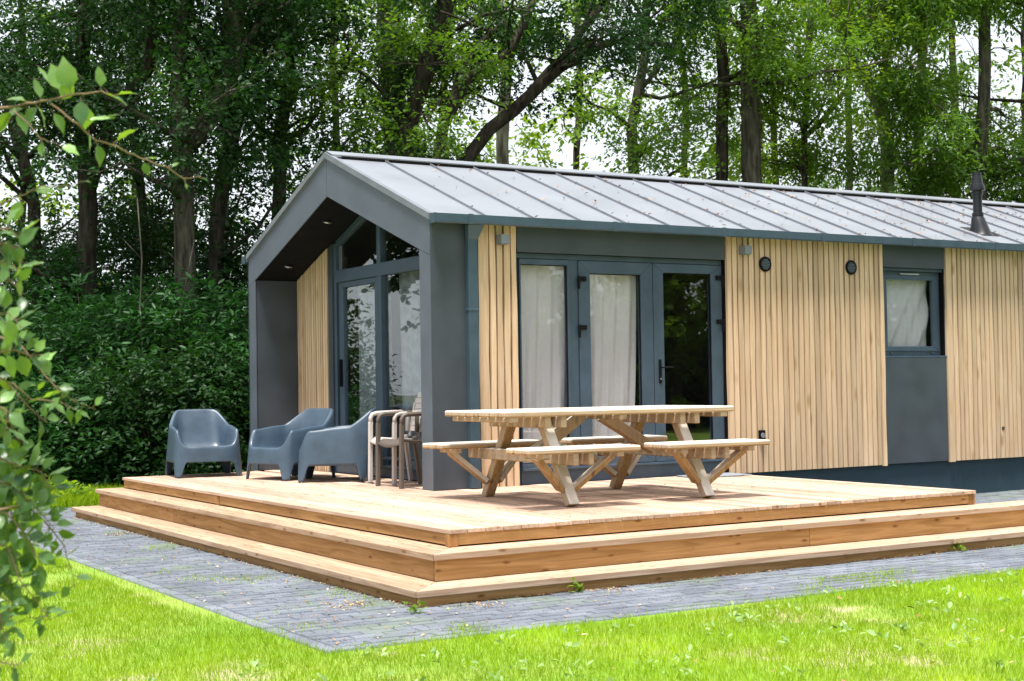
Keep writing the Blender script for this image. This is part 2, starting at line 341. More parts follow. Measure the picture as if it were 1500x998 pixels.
# core walls (thick, dark), interior room surfaces
wl = MB()
wl.box(RX+.06, L, W-.14, W-.02, GZ, 2.46); wl.box(L-.12, L, .14, W-.14, GZ, 2.46)           # back, far end
wl.box(RX+.06, .985, .12, .26, 0, 2.46); wl.box(3.49, 5.70, .12, .26, 0, 2.46); wl.box(6.76, L-.12, .12, .26, 0, 2.46)
wl.box(.985, 3.49, .12, .26, 2.17, 2.46); wl.box(5.70, 6.76, .15, .26, 0, 1.18); wl.box(5.70, 6.76, .15, .26, 2.14, 2.46)
wl.box(RX+.06, L-.12, .27, W-.15, -.12, -.004)                                              # floor
wl.box(RX+.06, RX+.16, 3.30, W-.14, 0, 2.40); wl.box(RX+.06, RX+.16, .26, .96, 0, 2.40)       # gable end behind recess
wl.box(4.6, 4.7, .27, W-.15, 0, 2.44)
part('wall', wl, M['room'], H)
pl = MB(); pl.box(.49, L, .055, .15, GZ-.02, -.008); pl.box(RX, RX+.06, .16, W-.02, GZ-.02, -.02)
part('plinth', pl, M['plinth'], H)
# recess frame (portal)
pb = MB()
def ring(pb, x0, x1, i0, i1, top=0.0):
    "gable ring as columns + sloped beams"
    a = i0
    pb.prism([(a, GZ+.01), (CW-i1, GZ+.01), (CW-i1, ZI+i1*.3), (a, ZC+.02+i0*.3)], ex, x0, x1)
    pb.prism([(W-a, GZ+.01), (W-CW+i1, GZ+.01), (W-CW+i1, ZI+i1*.3), (W-a, ZC+.02+i0*.3)], ex, x0, x1)
    pb.prism([(a, ZC+.024), (CW-i1, ZI+.004+i1*.3), (W/2, ZAI+.004+i1*.2), (W/2, ZA-top), (a, ZT-top)], ex, x0, x1)
    pb.prism([(W-a, ZC+.024), (W-CW+i1, ZI+.004+i1*.3), (W/2, ZAI+.004+i1*.2), (W/2, ZA-top), (W-a, ZT-top)], ex, x0, x1)
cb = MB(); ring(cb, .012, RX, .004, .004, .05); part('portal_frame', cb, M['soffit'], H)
def plate(poly, name, m=None, g=.004):
    "thin front panel with a shadow joint all round"
    c = np.mean(poly, axis=0); P = [tuple(np.array(q)+(c-np.array(q))/np.linalg.norm(c-np.array(q))*g) for q in poly]
    b = MB(); b.prism(P, ex, 0.0, .0115); return part(name, b, m or M['gable'], H)
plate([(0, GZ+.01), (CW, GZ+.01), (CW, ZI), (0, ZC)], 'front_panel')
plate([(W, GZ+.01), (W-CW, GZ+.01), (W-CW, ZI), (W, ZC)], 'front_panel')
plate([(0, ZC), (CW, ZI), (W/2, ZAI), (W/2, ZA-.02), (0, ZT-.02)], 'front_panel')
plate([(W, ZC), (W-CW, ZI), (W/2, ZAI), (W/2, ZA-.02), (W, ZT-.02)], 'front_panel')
# column side sheet facing the terrace, recess side sheets
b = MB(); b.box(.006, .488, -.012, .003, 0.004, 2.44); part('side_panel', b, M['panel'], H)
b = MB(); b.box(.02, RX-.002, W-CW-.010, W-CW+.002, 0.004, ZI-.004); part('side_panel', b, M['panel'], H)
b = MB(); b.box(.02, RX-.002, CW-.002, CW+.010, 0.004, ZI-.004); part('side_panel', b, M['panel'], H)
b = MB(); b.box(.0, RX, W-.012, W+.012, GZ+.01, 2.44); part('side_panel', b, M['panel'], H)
# soffit downlights
si = (ZAI-ZI)/(W/2-CW)
for yy in (2.8, 3.9):
    zz = ZI+si*(W-CW-yy); nrmv = Vector((0, -si, -1)).normalized()
    b = MB(); b.lathe([(.001, .004), (.022, .004), (.026, -.012), (.05, -.014), (.05, .002)], (0, 0, 0), 20)
    me = bpy.data.meshes.new('soffit_downlight'); me.from_pydata(b.v, [], b.f)
    me.transform(Matrix.Translation((.25, yy, zz+.004)) @ Vector((0, -si, 1)).normalized().to_track_quat('Z', 'Y').to_matrix().to_4x4())
    link('soffit_downlight', me, M['steel'], H, smooth=True)
# wall panels on the long side
def panelbox(x0, x1, z0, z1, y0=.012, name='wall_panel'):
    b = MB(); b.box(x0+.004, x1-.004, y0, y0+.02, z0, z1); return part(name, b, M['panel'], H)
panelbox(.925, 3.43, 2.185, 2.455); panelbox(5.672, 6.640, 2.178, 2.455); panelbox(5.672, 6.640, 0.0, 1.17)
for x0, x1 in ((.489, .925), (3.43, 5.67), (6.64, L)): bk = MB(); bk.box(x0, x1, .045, .118, 0.0, 2.47); part('cladding_backing', bk, M['gap'], H)
def battens(name, a0, a1, fn, first, pitch, top, last=None, bot=-.005):
    "vertical timber battens whose edges wander a little, with open joints"
    mb = MB(); widths = []
    x = a0; k = 0
    while x < a1-.01:
        w_ = first if k == 0 else pitch*random.uniform(.96, 1.04)
        if x+w_ > a1-.03: w_ = a1-x
        x1 = min(x+w_, a1); gp = .0195; ns = 14
        zb = bot-(.012 if (k == 0 or x1 >= a1-.001) else 0)
        ph1, ph2 = random.uniform(0, 6), random.uniform(0, 6); vs = []; fs = []
        y0 = random.uniform(-.002, .002)
        for i in range(ns+1):
            t = i/ns; tl, tr = top(x), top(x1)
            wob = lambda p: .0036*math.sin(8*t+p)+.0020*math.sin(19*t+p*2)
            for (xx, tt, yy) in ((x+gp*.5+wob(ph1), tl, y0), (x1-gp*.5+wob(ph2), tr, y0), (x1-gp*.5+wob(ph2), tr, .034), (x+gp*.5+wob(ph1), tl, .034)):
                vs.append(fn(xx, yy, zb+(tt-zb)*t))
        for i in range(ns):
            for q in range(4): fs.append((i*4+q, i*4+(q+1) % 4, (i+1)*4+(q+1) % 4, (i+1)*4+q))
        fs += [(3, 2, 1, 0), (ns*4, ns*4+1, ns*4+2, ns*4+3)]
        mb.add(vs, fs); x = x1; k += 1
    return part(name, mb, M['clad'], H)
side = lambda a, d, z: (a, d, z)
battens('timber_cladding', .492, .922, side, .125, .0765, lambda a: 2.455)
battens('timber_cladding', 3.432, 5.668, side, .078, .0748, lambda a: 2.455)
battens('timber_cladding', 6.644, L-.01, side, .11, .0748, lambda a: 2.455)
rec = lambda a, d, z: (RX-.005-.034+d, a, z)
sof = lambda a: (ZI+si*(W-CW-a) if a > W/2 else ZI+si*(a-CW))-.004
battens('timber_cladding', 3.42, W-CW-.012, rec, .07, .062, sof)
battens('timber_cladding', CW+.012, .93, rec, .07, .062, sof)
b = MB(); b.prism([(3.30, 0), (3.42, 0), (3.42, sof(3.42)), (3.30, sof(3.30))], ex, RX-.028, RX+.06); part('wall_panel', b, M['panel'], H)
b = MB(); b.prism([(.93, 0), (1.0, 0), (1.0, sof(1.0)), (.93, sof(.93))], ex, RX-.028, RX+.06); part('wall_panel', b, M['panel'], H)

# glass
def glassmat(name, refl=0.10, tint=(.955, .965, .965)):
    m, nt, b = mat(name); nt.nodes.remove(b)
    gl = N(nt, 'ShaderNodeBsdfGlossy'); gl.inputs['Roughness'].default_value = 0.0; gl.inputs[0].default_value = (.95, 1, 1, 1)
    tr = N(nt, 'ShaderNodeBsdfTransparent'); tr.inputs[0].default_value = (*tint, 1)
    lw_ = N(nt, 'ShaderNodeLayerWeight'); lw_.inputs[0].default_value = .5
    fr = N(nt, 'ShaderNodeMath', operation='POWER'); nt.links.new(lw_.outputs['Facing'], fr.inputs[0]); fr.inputs[1].default_value = 4.5
    mr = N(nt, 'ShaderNodeMath', operation='MULTIPLY_ADD'); mr.inputs[1].default_value = .85; mr.inputs[2].default_value = refl; mr.use_clamp = True
    tc = N(nt, 'ShaderNodeTexCoord'); n = N(nt, 'ShaderNodeTexNoise'); n.inputs['Scale'].default_value = 1.1; n.inputs['Detail'].default_value = 1; nt.links.new(tc.outputs['Object'], n.inputs[0])
    bp = N(nt, 'ShaderNodeBump'); bp.inputs['Strength'].default_value = .10; bp.inputs['Distance'].default_value = .006; nt.links.new(n.outputs[0], bp.inputs['Height']); nt.links.new(bp.outputs[0], gl.inputs['Normal'])
    ms = N(nt, 'ShaderNodeMixShader'); nt.links.new(fr.outputs[0], mr.inputs[0]); nt.links.new(mr.outputs[0], ms.inputs[0])
    nt.links.new(tr.outputs[0], ms.inputs[1]); nt.links.new(gl.outputs[0], ms.inputs[2]); nt.links.new(ms.outputs[0], nt.nodes['Material Output'].inputs[0])
    return m
M['glass'] = glassmat('window_glass', .06)
def sash(mb, x0, x1, z0, z1, wl_, wr, wt, wb, y0, y1, plane=side):
    "a mitred frame"
    a = [(x0, z0), (x1, z0), (x1, z1), (x0, z1)]; c = [(x0+wl_, z0+wb), (x1-wr, z0+wb), (x1-wr, z1-wt), (x0+wl_, z1-wt)]
    g = .0012
    for i in range(4):
        j = (i+1) % 4; poly = [a[i], a[j], c[j], c[i]]
        cc = np.mean(poly, axis=0); poly = [tuple(np.array(q)+(cc-np.array(q))*g/max(.05, np.linalg.norm(cc-np.array(q)))) for q in poly]
        mb.prism(poly, lambda u, v, t: plane(u, t, v), y0, y1)
# terrace door unit at y ~ .09
fr = MB(); fr.box(.935, 3.49, .075, .15, 2.135, 2.184); fr.box(3.425, 3.49, .075, .15, 0, 2.135); fr.box(.935, .985, .1, .15, 0, 2.135)
fr.box(.985, 3.425, .085, .15, -.0, .14); fr.box(1.55, 1.655, .085, .15, .14, 2.135)
part('door_surround', fr, M['frame'], H, bevel=.003)
sl_ = MB(); sl_.box(.985, 3.425, .055, .0845, .128, .15); part('sill', sl_, M['frame'], H, bevel=.003)
def door(name, x0, x1, z0, z1, gx0, gx1, gz0, gz1, lab=None):
    b = MB(); sash(b, x0, x1, z0, z1, gx0-x0, x1-gx1, z1-gz1, gz0-z0, .068, .128)
    d = part(name, b, M['frame'], H, bevel=.003, label=lab)
    gmb = MB(); gmb.box(gx0-.01, gx1+.01, .098, .102, gz0-.01, gz1+.01); part('glass_pane', gmb, M['glass'], d)
    gs = MB(); sash(gs, gx0-.0, gx1+.0, gz0, gz1, .008, .008, .008, .008, .082, .0975); part('glazing_seal', gs, M['black'], d)
    return d
w1 = door('fixed_window', .985, 1.549, .155, 2.130, 1.00, 1.525, .195, 2.078)
d1 = door('terrace_door', 1.657, 2.540, .155, 2.130, 1.787, 2.395, .235, 2.010, 'terrace door leaf with a closed white curtain behind its glass')
d2 = door('terrace_door', 2.548, 3.420, .155, 2.130, 2.674, 3.284, .235, 2.040, 'terrace door leaf with the black lever handle and no curtain behind it')
def hinge(d, x, z, s):
    b = MB(); b.lathe([(.011, -.075), (.013, -.07), (.013, .045), (.011, .05)], (x, .052, z), 12); b.box(min(x, x+s*.085), max(x, x+s*.085), .045, .067, z+.0, z+.045)
    part('hinge', b, M['black'], d, bevel=.003)
for z in (1.93, 1.46): hinge(d1, 1.648, z, 1)
for z in (1.98, 1.53): hinge(d2, 3.430, z, -1)
b = MB(); b.box(2.597, 2.627, .052, .067, .93, 1.17); part('handle_plate', b, M['black'], d2, bevel=.006)
b = MB(); b.tube([(2.612, .055, 1.09), (2.612, .02, 1.09), (2.62, .012, 1.09), (2.74, .012, 1.088)], .009, 10); part('handle', b, M['black'], d2, smooth=True)
b = MB(); b.lathe([(.007, 0), (.009, .01)], (2.612, .043, .975), 12, 'y'); part('lock', b, M['steel'], d2)
# bathroom window
rv = MB(); rv.box(6.655, 6.765, .03, .118, 1.18, 2.17); rv.box(5.672, 6.655, .05, .15, 2.145, 2.175); part('window_reveal', rv, M['frame'], H)
b = MB(); sash(b, 5.70, 6.655, 1.195, 2.143, .05, .05, .05, .055, .10, .15); wn = part('window', b, M['frame'], H, bevel=.003)
b = MB(); sash(b, 5.745, 6.61, 1.245, 2.10, .055, .09, .05, .055, .088, .13); part('casement', b, M['frame'], wn, bevel=.004)
b = MB(); b.box(5.79, 6.53, .108, .112, 1.29, 2.06); part('glass_pane', b, M['glass'], wn)
b = MB(); b.box(5.672, 6.66, .012, .10, 1.172, 1.192); part('sill', b, M['frame'], H, bevel=.003)
for x in (5.86, 6.50): b = MB(); b.lathe([(.014, -.012), (.016, 0), (.016, .004)], (x, .098, 1.222), 12, 'y'); part('drain_cap', b, M['panel'], wn)
b = MB(); b.box(6.0, 6.3, .07, .098, 2.105, 2.122); part('trickle_vent', b, M['steel'], wn, bevel=.004)
# gable glazing in the recess
rp = lambda u, t, v: (RX+t, u, v)
gz = MB(); Y0, Y1 = 1.0, 3.30
gz.box(RX-.01, RX+.06, 3.235, 3.30, 0, sof(3.30)); gz.box(RX-.01, RX+.06, 1.0, 1.06, 0, sof(1.0))
gz.box(RX-.012, RX+.06, 1.06, 3.235, 2.105, 2.24); gz.box(RX-.016, RX+.06, 2.10, 2.21, 0.10, 2.105); gz.box(RX-.012, RX+.06, 2.12, 2.205, 2.24, sof(2.2)-.04)
gz.box(RX-.012, RX+.06, 1.06, 3.235, 0, .10)
gz.prism([(3.235, sof(3.235)), (3.235, sof(3.235)-.06), (W/2, ZAI-.07), (W/2, ZAI-.006)], ex, RX-.01, RX+.06)
gz.prism([(1.06, sof(1.06)), (1.06, sof(1.06)-.06), (W/2-.001, ZAI-.07), (W/2-.001, ZAI-.006)], ex, RX-.01, RX+.06)
gw = part('gable_window', gz, M['frame'], H, bevel=.003)
b = MB(); sash(b, 2.212, 3.19, .11, 2.10, .075, .11, .06, .10, -.0, .05, rp); sd_ = part('sliding_door', b, M['frame'], gw, bevel=.004)
b = MB(); b.box(RX-.022, RX-.002, 1.065, 2.09, .19, .215); b.box(RX-.03, RX-.002, 1.065, 2.09, .105, .125); part('sill', b, M['frame'], gw)
b = MB(); b.box(RX-.04, RX-.001, 3.105, 3.125, .95, 1.25); part('handle', b, M['black'], gw, bevel=.006)
for nm, poly in (('glass_pane', [(2.27, .20), (3.10, .20), (3.10, 2.05), (2.27, 2.05)]), ('glass_pane', [(1.05, .20), (2.11, .20), (2.11, 2.11), (1.05, 2.11)]),
                 ('glass_pane', [(2.20, 2.235), (3.24, 2.235), (3.24, sof(3.24)-.05), (W/2, ZAI-.06), (2.20, ZAI-.07)]), ('glass_pane', [(1.05, 2.235), (2.13, 2.235), (2.13, sof(2.13)-.04), (1.05, sof(1.05)-.05)])):
    b = MB(); b.prism(poly, ex, RX+.026, RX+.030); part(nm, b, M['glass'], gw)
b = MB()
for y in (3.17, 3.13): b.box(RX+.01, RX+.018, y, y+.012, 2.245, sof(3.2)-.07)
part('glazing_bead', b, M['lamp'], gw)

# roof
rf = MB(); th = .045
def rz(y): return ZT+SL*y if y <= W/2 else ZT+SL*(W-y)
rf.prism([(-.045, ZT-SL*.045-.012), (W/2, ZA-.012), (W/2, ZA-.012-th), (-.045, ZT-SL*.045-.012-th)], ex, -.004, L+.1)
rf.prism([(W+.045, ZT-SL*.045-.012), (W/2+.0005, ZA-.012), (W/2+.0005, ZA-.012-th), (W+.045, ZT-SL*.045-.012-th)], ex, -.004, L+.1)
roof = part('roof', rf, M['roof'], H)
ceil = MB(); ceil.prism([(.02, ZT-.08), (W/2, ZA-.09), (W-.02, ZT-.08), (W-.02, ZT-.12), (W/2, ZA-.13), (.02, ZT-.12)], ex, RX+.02, L); part('ceiling', ceil, M['room'], H)
sm = MB(); sx = [.60+.533*k for k in range(26)]
for x in sx:
    for s, e in ((0, 1), (1, 0)):
        ya, yb = (-.04, W/2-.10) if s == 0 else (W+.04, W/2+.10)
        sm.prism([(ya, rz(min(max(ya, -.04), W+.04))-.012 if 0 <= ya <= W else ZT-SL*.04-.012), (yb, rz(yb)-.012), (yb, rz(yb)+.012), (ya, (ZT-SL*.04)+.012)], ex, x-.004, x+.004)
part('standing_seam', sm, M['seam'], roof)
rc = MB()
for s in (1, -1):
    yo = W/2-s*.15
    rc.prism([(yo, rz(yo)+.030), (W/2+s*.0005, ZA+.030), (W/2+s*.0005, ZA+.022), (yo, rz(yo)+.022)], ex, .0, L+.1)
for s in (1, -1):
    yo = W/2-s*.15; rc.box(.0, L+.1, min(yo, yo+s*.008), max(yo, yo+s*.008), rz(yo)+.004, rz(yo)+.0215)
part('ridge_cap', rc, M['roof'], roof)
gp = MB()
for s in (1, -1):
    yo = W/2-s*.158; gp.box(.1, L+.1, min(yo, yo-s*.006), max(yo, yo-s*.006), rz(yo)-.03, rz(yo)+.018)
part('ridge_shade_strip', gp, M['gap'], roof)  # black strip standing in for the shade under the cap edge
rk = MB()
for s in (0, 1):
    f_ = (lambda y: y) if s == 0 else (lambda y: W-y)
    rk.prism([(f_(-.02), ZT-SL*.02-.048), (f_(W/2-.0004), ZA-.048), (f_(W/2-.0004), ZA+.012), (f_(-.02), ZT-SL*.02+.012)], ex, -.022, .028)
part('rake_trim', rk, M['seam'], roof)
gt = MB()
def gutter(y, s):
    y0 = y; y1 = y-s*.10
    P = [(y0, 2.495), (y0, 2.415), (y1+s*.012, 2.405), (y1, 2.417), (y1, 2.492), (y1+s*.006, 2.492), (y1+s*.006, 2.425), (y0-s*.006, 2.425), (y0-s*.006, 2.495)]
    gt.prism(P, ex, -.02 if s > 0 else -.02, L+.1)
    gt.box(-.025, -.019, min(y0, y1), max(y0, y1), 2.405, 2.495)
    x = .32
    while x < L:
        gt.box(x, x+.05, min(y1-s*.004, y1+s*.001), max(y1-s*.004, y1+s*.001), 2.404, 2.497); x += random.choice((1.35, 1.9, .9, 1.6))
gutter(-.05, 1); gutter(W+.05, -1)
part('gutter', gt, M['gutter'], H)
dp = MB(); dp.box(.355, .455, -.075, -.0135, .005, 2.27)
dp.add([(.33, -.13, 2.405), (.50, -.13, 2.405), (.50, -.055, 2.405), (.33, -.055, 2.405), (.355, -.075, 2.27), (.455, -.075, 2.27), (.455, -.0135, 2.27), (.355, -.0135, 2.27)],
       [(0, 3, 2, 1), (0, 1, 5, 4), (1, 2, 6, 5), (2, 3, 7, 6), (3, 0, 4, 7), (4, 5, 6, 7)])
for z in (.62, 1.62): dp.box(.349, .461, -.079, -.0125, z, z+.022)
part('downpipe', dp, M['gutter'], H, bevel=.004)
# fittings
for x in (.735, 3.645):
    b = MB(); b.box(x-.045, x+.045, -.11, -.004, 2.245, 2.33); b.box(x-.035, x+.035, -.1, -.02, 2.238, 2.2455); part('wall_lamp', b, M['lamp'], H, bevel=.012)
for x in (3.95, 5.17):
    b = MB(); b.lathe([(.0, .001), (.06, .001), (.06, -.014), (.068, -.022), (.078, -.018), (.08, -.003)], (x, -.001, 2.155), 28, 'y'); v = part('air_vent', b, M['black'], H, smooth=False)
    b = MB()
    for k in range(-3, 4):
        hw = math.sqrt(.055**2-(k*.016)**2); b.bar((x-hw, -.017, 2.155+k*.016), (x+hw, -.017, 2.155+k*.016), .012, .006, up=(0, -.5, .8))
    part('vent_slat', b, M['slat'], v)
b = MB(); b.box(3.81, 3.885, -.035, -.003, .33, .43); sk = part('wall_socket', b, M['black'], H, bevel=.006)
b = MB(); b.lathe([(.012, -.006), (.026, -.006), (.028, .002)], (3.848, -.036, .375), 16, 'y'); part('socket_lid', b, M['lamp'], sk)
b = MB(); b.lathe([(.004, .002), (.018, -.002), (.022, -.004), (.022, .002)], (7.54, -.002, .34), 16, 'y'); part('pipe_outlet', b, M['black'], H)
# roof flue
fx, fy = 7.90, .60; fz = ZT+SL*fy-.012
b = MB(); ns = 24; rings = []
for t in np.linspace(0, 1, 9):
    rr = .118*(1-t)**.8+.074*(1-(1-t)**.8); rings.append([(fx+rr*math.cos(a)*1.0, fy+rr*math.sin(a)*(1.25-.25*t)-.05*(1-t), (fz+SL*(rr*math.sin(a)*1.25-.05)*(1-t)*1.0)+.17*t**1.3+.004) for a in np.linspace(0, 2*math.pi, ns, endpoint=False)])
vs = [p for r in rings for p in r]; fs = [(i*ns+k, i*ns+(k+1) % ns, (i+1)*ns+(k+1) % ns, (i+1)*ns+k) for i in range(8) for k in range(ns)]
b.add(vs, fs); b.box(fx-.15, fx+.15, fy-.2, fy+.16, fz, fz+.001)
b.v = [(x, y, z+(SL*(y-fy) if i >= len(vs) else 0)+(.004 if i >= len(vs) else 0)) for i, (x, y, z) in enumerate(b.v)]
fl = part('flue', b, M['flue'], H, smooth=True); es = fl.modifiers.new('e', 'EDGE_SPLIT')
zt = fz+.15
b = MB(); b.lathe([(.066, -.03), (.068, .04), (.070, .042), (.070, .075), (.055, .078), (.055, .30), (.068, .302), (.068, .325), (.060, .328), (.060, .345), (.092, .348), (.094, .362), (.080, .43), (.070, .432), (.058, .53), (.052, .533), (.052, .57), (.044, .572)], (fx, fy, zt), 28)
part('flue_pipe', b, M['flue'], fl, smooth=True).modifiers.new('e', 'EDGE_SPLIT')

# curtains
mc, ntc, bc = mat('sheer_curtain')
bc.inputs['Base Color'].default_value = (.82, .785, .83, 1); bc.inputs['Roughness'].default_value = .9
tl = N(ntc, 'ShaderNodeBsdfTranslucent'); tl.inputs[0].default_value = (.6, .61, .63, 1); ms = N(ntc, 'ShaderNodeMixShader'); ms.inputs[0].default_value = .25
tcc = N(ntc, 'ShaderNodeTexCoord'); wv = N(ntc, 'ShaderNodeTexNoise'); wv.inputs['Scale'].default_value = 9; wv.inputs['Detail'].default_value = 6; ntc.links.new(tcc.outputs['Object'], wv.inputs[0])
bpc = N(ntc, 'ShaderNodeBump'); bpc.inputs['Strength'].default_value = .5; bpc.inputs['Distance'].default_value = .02; ntc.links.new(wv.outputs[0], bpc.inputs['Height']); ntc.links.new(bpc.outputs[0], bc.inputs['Normal'])
ntc.links.new(bc.outputs[0], ms.inputs[1]); ntc.links.new(tl.outputs[0], ms.inputs[2]); ntc.links.new(ms.outputs[0], ntc.nodes['Material Output'].inputs[0])
mcg = paint('shaded_curtain', (.20, .225, .255), rough=.9, spec=.1, var=.3, scale=9)  # pale curtain with the shade of the recess painted in as grey
def curtain(a0, a1, z0, z1, d, fn, label, drape=0.0, seed=0, side_=1, pull=0):
    r = random.Random(seed); nu, nv = 70, 26; mb = MB(); ph = [r.uniform(0, 6) for _ in range(4)]
    vs = []
    for j in range(nv+1):
        v = j/nv
        for i in range(nu+1):
            u = i/nu; a = a0+(a1-a0)*u
            edge = pull*(1-v)**1.5*(u if side_ > 0 else -(1-u))
            fold = .014*math.sin(u*11+ph[0]+drape*(1-v)*6)+.013*math.sin(u*27+ph[1]+drape*(1-v)*9)+.005*math.sin(u*55+ph[2])
            vs.append(fn(a+edge, d+fold*(.6+.8*(1-v)), z0+(z1-z0)*v))
    fs = [(j*(nu+1)+i, j*(nu+1)+i+1, (j+1)*(nu+1)+i+1, (j+1)*(nu+1)+i) for j in range(nv) for i in range(nu)]
    mb.add(vs, fs); o = part('curtain', mb, mc, smooth=True, fix=False); c = np.mean(np.array(mb.v), axis=0); base = Vector((c[0], c[1], z0))
    o.data.transform(Matrix.Translation(-base)); o.location = base; return tagset(o, label, 'curtain', 'white curtains behind the glass')
curtain(.90, 1.64, .03, 2.10, .195, side, 'white curtain behind the fixed pane left of the terrace doors', .35, 1, 1, -.06)
curtain(1.68, 2.43, .03, 2.12, .195, side, 'white curtain behind the left leaf of the terrace doors', .5, 2, 1, -.10)
curtain(5.60, 6.56, 1.10, 2.12, .195, side, 'white curtain drawn across the small square window', 1.6, 3, 1, -.05)
mc = mcg
curtain(2.22, 3.00, .03, 2.25, .14, rp, 'pale curtain behind the sliding door under the gable', .15, 4, 1, .0)
curtain(.98, 2.0, .03, 2.25, .14, rp, 'pale curtain behind the pane beside the garden chairs', .25, 5, 1, -.05)

# ------------------------------------------------------------------ deck with two steps
DX0, DX1, DY0, DY1 = -1.5907, 3.4121, -3.19, 4.2034
T, NS, H1, H2 = .2612, .0281, -.1171, -.2966
SX1 = 4.3
D = thing('wooden_deck', (0, -1, GZ), 'larch coloured wooden terrace deck with two broad steps around its outer sides', 'deck')
db = MB(); nb = 36; bw = (DX1-DX0)/nb
for k in range(nb):
    x0, x1 = DX0+k*bw, DX0+(k+1)*bw; yend = DY1
    if x1 > .56: yend = .045
    elif x0 > .0-.1 : yend = W-.25
    ya = DY0+random.uniform(-.0008, .0008)
    segs = [(ya, yend)]
    if yend > 1 and x1 < 0: s_ = random.choice((-.6, .4, 1.3, 2.2, 0.1)); segs = [(ya, s_-.002), (s_+.002, yend+random.uniform(-.003, .003))]
    if x0 > -.02 and x1 <= .56:
        segs = [(ya, -.018), (CW+.014, W-CW-.014)]
    elif x1 > -.02 and x0 < 0:      # board that meets the portal columns
        z = -.0005; db.box(x0+.0045, x1-.0045, ya, -.018, -.028+z, z); x1 = min(x1, -.006)
        segs = [(-.014, yend)]
    for a_, b_ in segs:
        z = random.uniform(-.0015, .001); db.box(x0+.0045, x1-.0045, a_, b_, -.028+z, z)
deck_boards = part('deck_boards', db, M['deck'], D, bevel=.003)
ub = MB(); ub.box(DX0+.06, .49, DY0+.06, DY1-.06, GZ, -.05); ub.box(.49, DX1-.06, DY0+.06, .02, GZ, -.05); part('deck_frame', ub, M['gap'], D)
fb = MB(); fb.box(DX0+.075, DX1-.05, DY0+.020, DY0+.045, H1+.010, -.030); part('fascia_board', fb, M['rise_x'], D, bevel=.003)
fb = MB(); fb.box(DX0+.020, DX0+.045, DY0+.075, 1.20, H1+.010, -.030); fb.box(DX0+.020, DX0+.045, 1.255, DY1-.005, H1+.010, -.030); part('fascia_board', fb, M['rise_y'], D, bevel=.003)
fb = MB(); fb.box(DX1-.045, DX1-.012, DY0+.075, .03, GZ+.01, -.030); part('fascia_board', fb, M['rise_y'], D, bevel=.003)
fb = MB(); fb.box(DX0+.05, -.03, DY1-.045, DY1-.012, GZ+.01, -.030); part('fascia_board', fb, M['rise_y'], D, bevel=.003)
for x0, y0 in ((DX0+.006, DY0+.006), (DX0+.012, 1.202), (DX1-.07, DY0+.012)):
    p_ = MB(); xx = .052 if y0 > 0 else .064; p_.box(x0, x0+xx, y0, y0+(.051 if y0 > 0 else .064), H1+.003, -.030); part('post', p_, M['post'], D, bevel=.003)
def steps(z, out, zb, yend):
    x0, y0 = DX0-out, DY0-out; t = .042
    # front tread: boards along X mitred at the corner; left tread along Y
    b = MB(); wn_ = (T+.05)/2
    joints = [SX1-.0] if out < .3 else [SX1]
    jx = 1.05 if out < .3 else 2.55
    for k in range(2):
        a = y0+k*wn_; c = a+wn_-.006; xa, xc = x0+k*wn_, x0+k*wn_+wn_-.006
        e = a-y0
        for (l, r) in ((None, jx-.002), (jx+.002, SX1)):
            la, lc = (x0+(a-y0)+.002, x0+(c-y0)+.002) if l is None else (l, l)
            b.prism([(la, a), (r, a), (r, c), (lc, c)], lambda u, v, tt: (u, v, tt), z-t, z)
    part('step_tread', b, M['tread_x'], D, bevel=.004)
    b = MB(); jy = 1.0 if out < .3 else -.5
    for k in range(2):
        a = x0+k*wn_; c = a+wn_-.006
        for (l, r) in ((None, jy-.002), (jy+.002, yend+random.uniform(-.004, .004))):
            la, lc = (y0+(a-x0)+.002, y0+(c-x0)+.002) if l is None else (l, l)
            b.prism([(a, la), (a, r), (c, r), (c, lc)], lambda u, v, tt: (u, v, tt), z-t, z)
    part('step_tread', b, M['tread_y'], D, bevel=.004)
    rb = MB(); xr, yr = x0+NS+.014, y0+NS+.014; j = 1.35 if out < .3 else 9
    rb.box(xr+.003, min(j, SX1)-.002, yr, yr+.03, zb, z-t-.004)
    if j < SX1: rb.box(j+.002, SX1-.01, yr, yr+.03, zb, z-t-.004)
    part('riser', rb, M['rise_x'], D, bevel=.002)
    rb = MB(); j = 1.8
    rb.box(xr, xr+.03, yr+.034, j-.002, zb, z-t-.004); rb.box(xr, xr+.03, j+.002, yend-.02, zb, z-t-.004)
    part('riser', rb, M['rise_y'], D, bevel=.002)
    eb = MB(); eb.box(xr+.04, xr+.30, yend-.05, yend-.022, zb, z-t-.004); part('riser', eb, M['rise_x'], D)
    cr = MB(); cr.box(xr+.05, SX1-.03, yr+.045, yr+.25, GZ, z-t-.006); cr.box(xr+.05, xr+.25, yr+.25, yend-.06, GZ, z-t-.006); part('step_frame', cr, M['gap'], D)
steps(H1, T, H2+.002, 4.3243); steps(H2, 2*T, GZ-.004, 4.30)

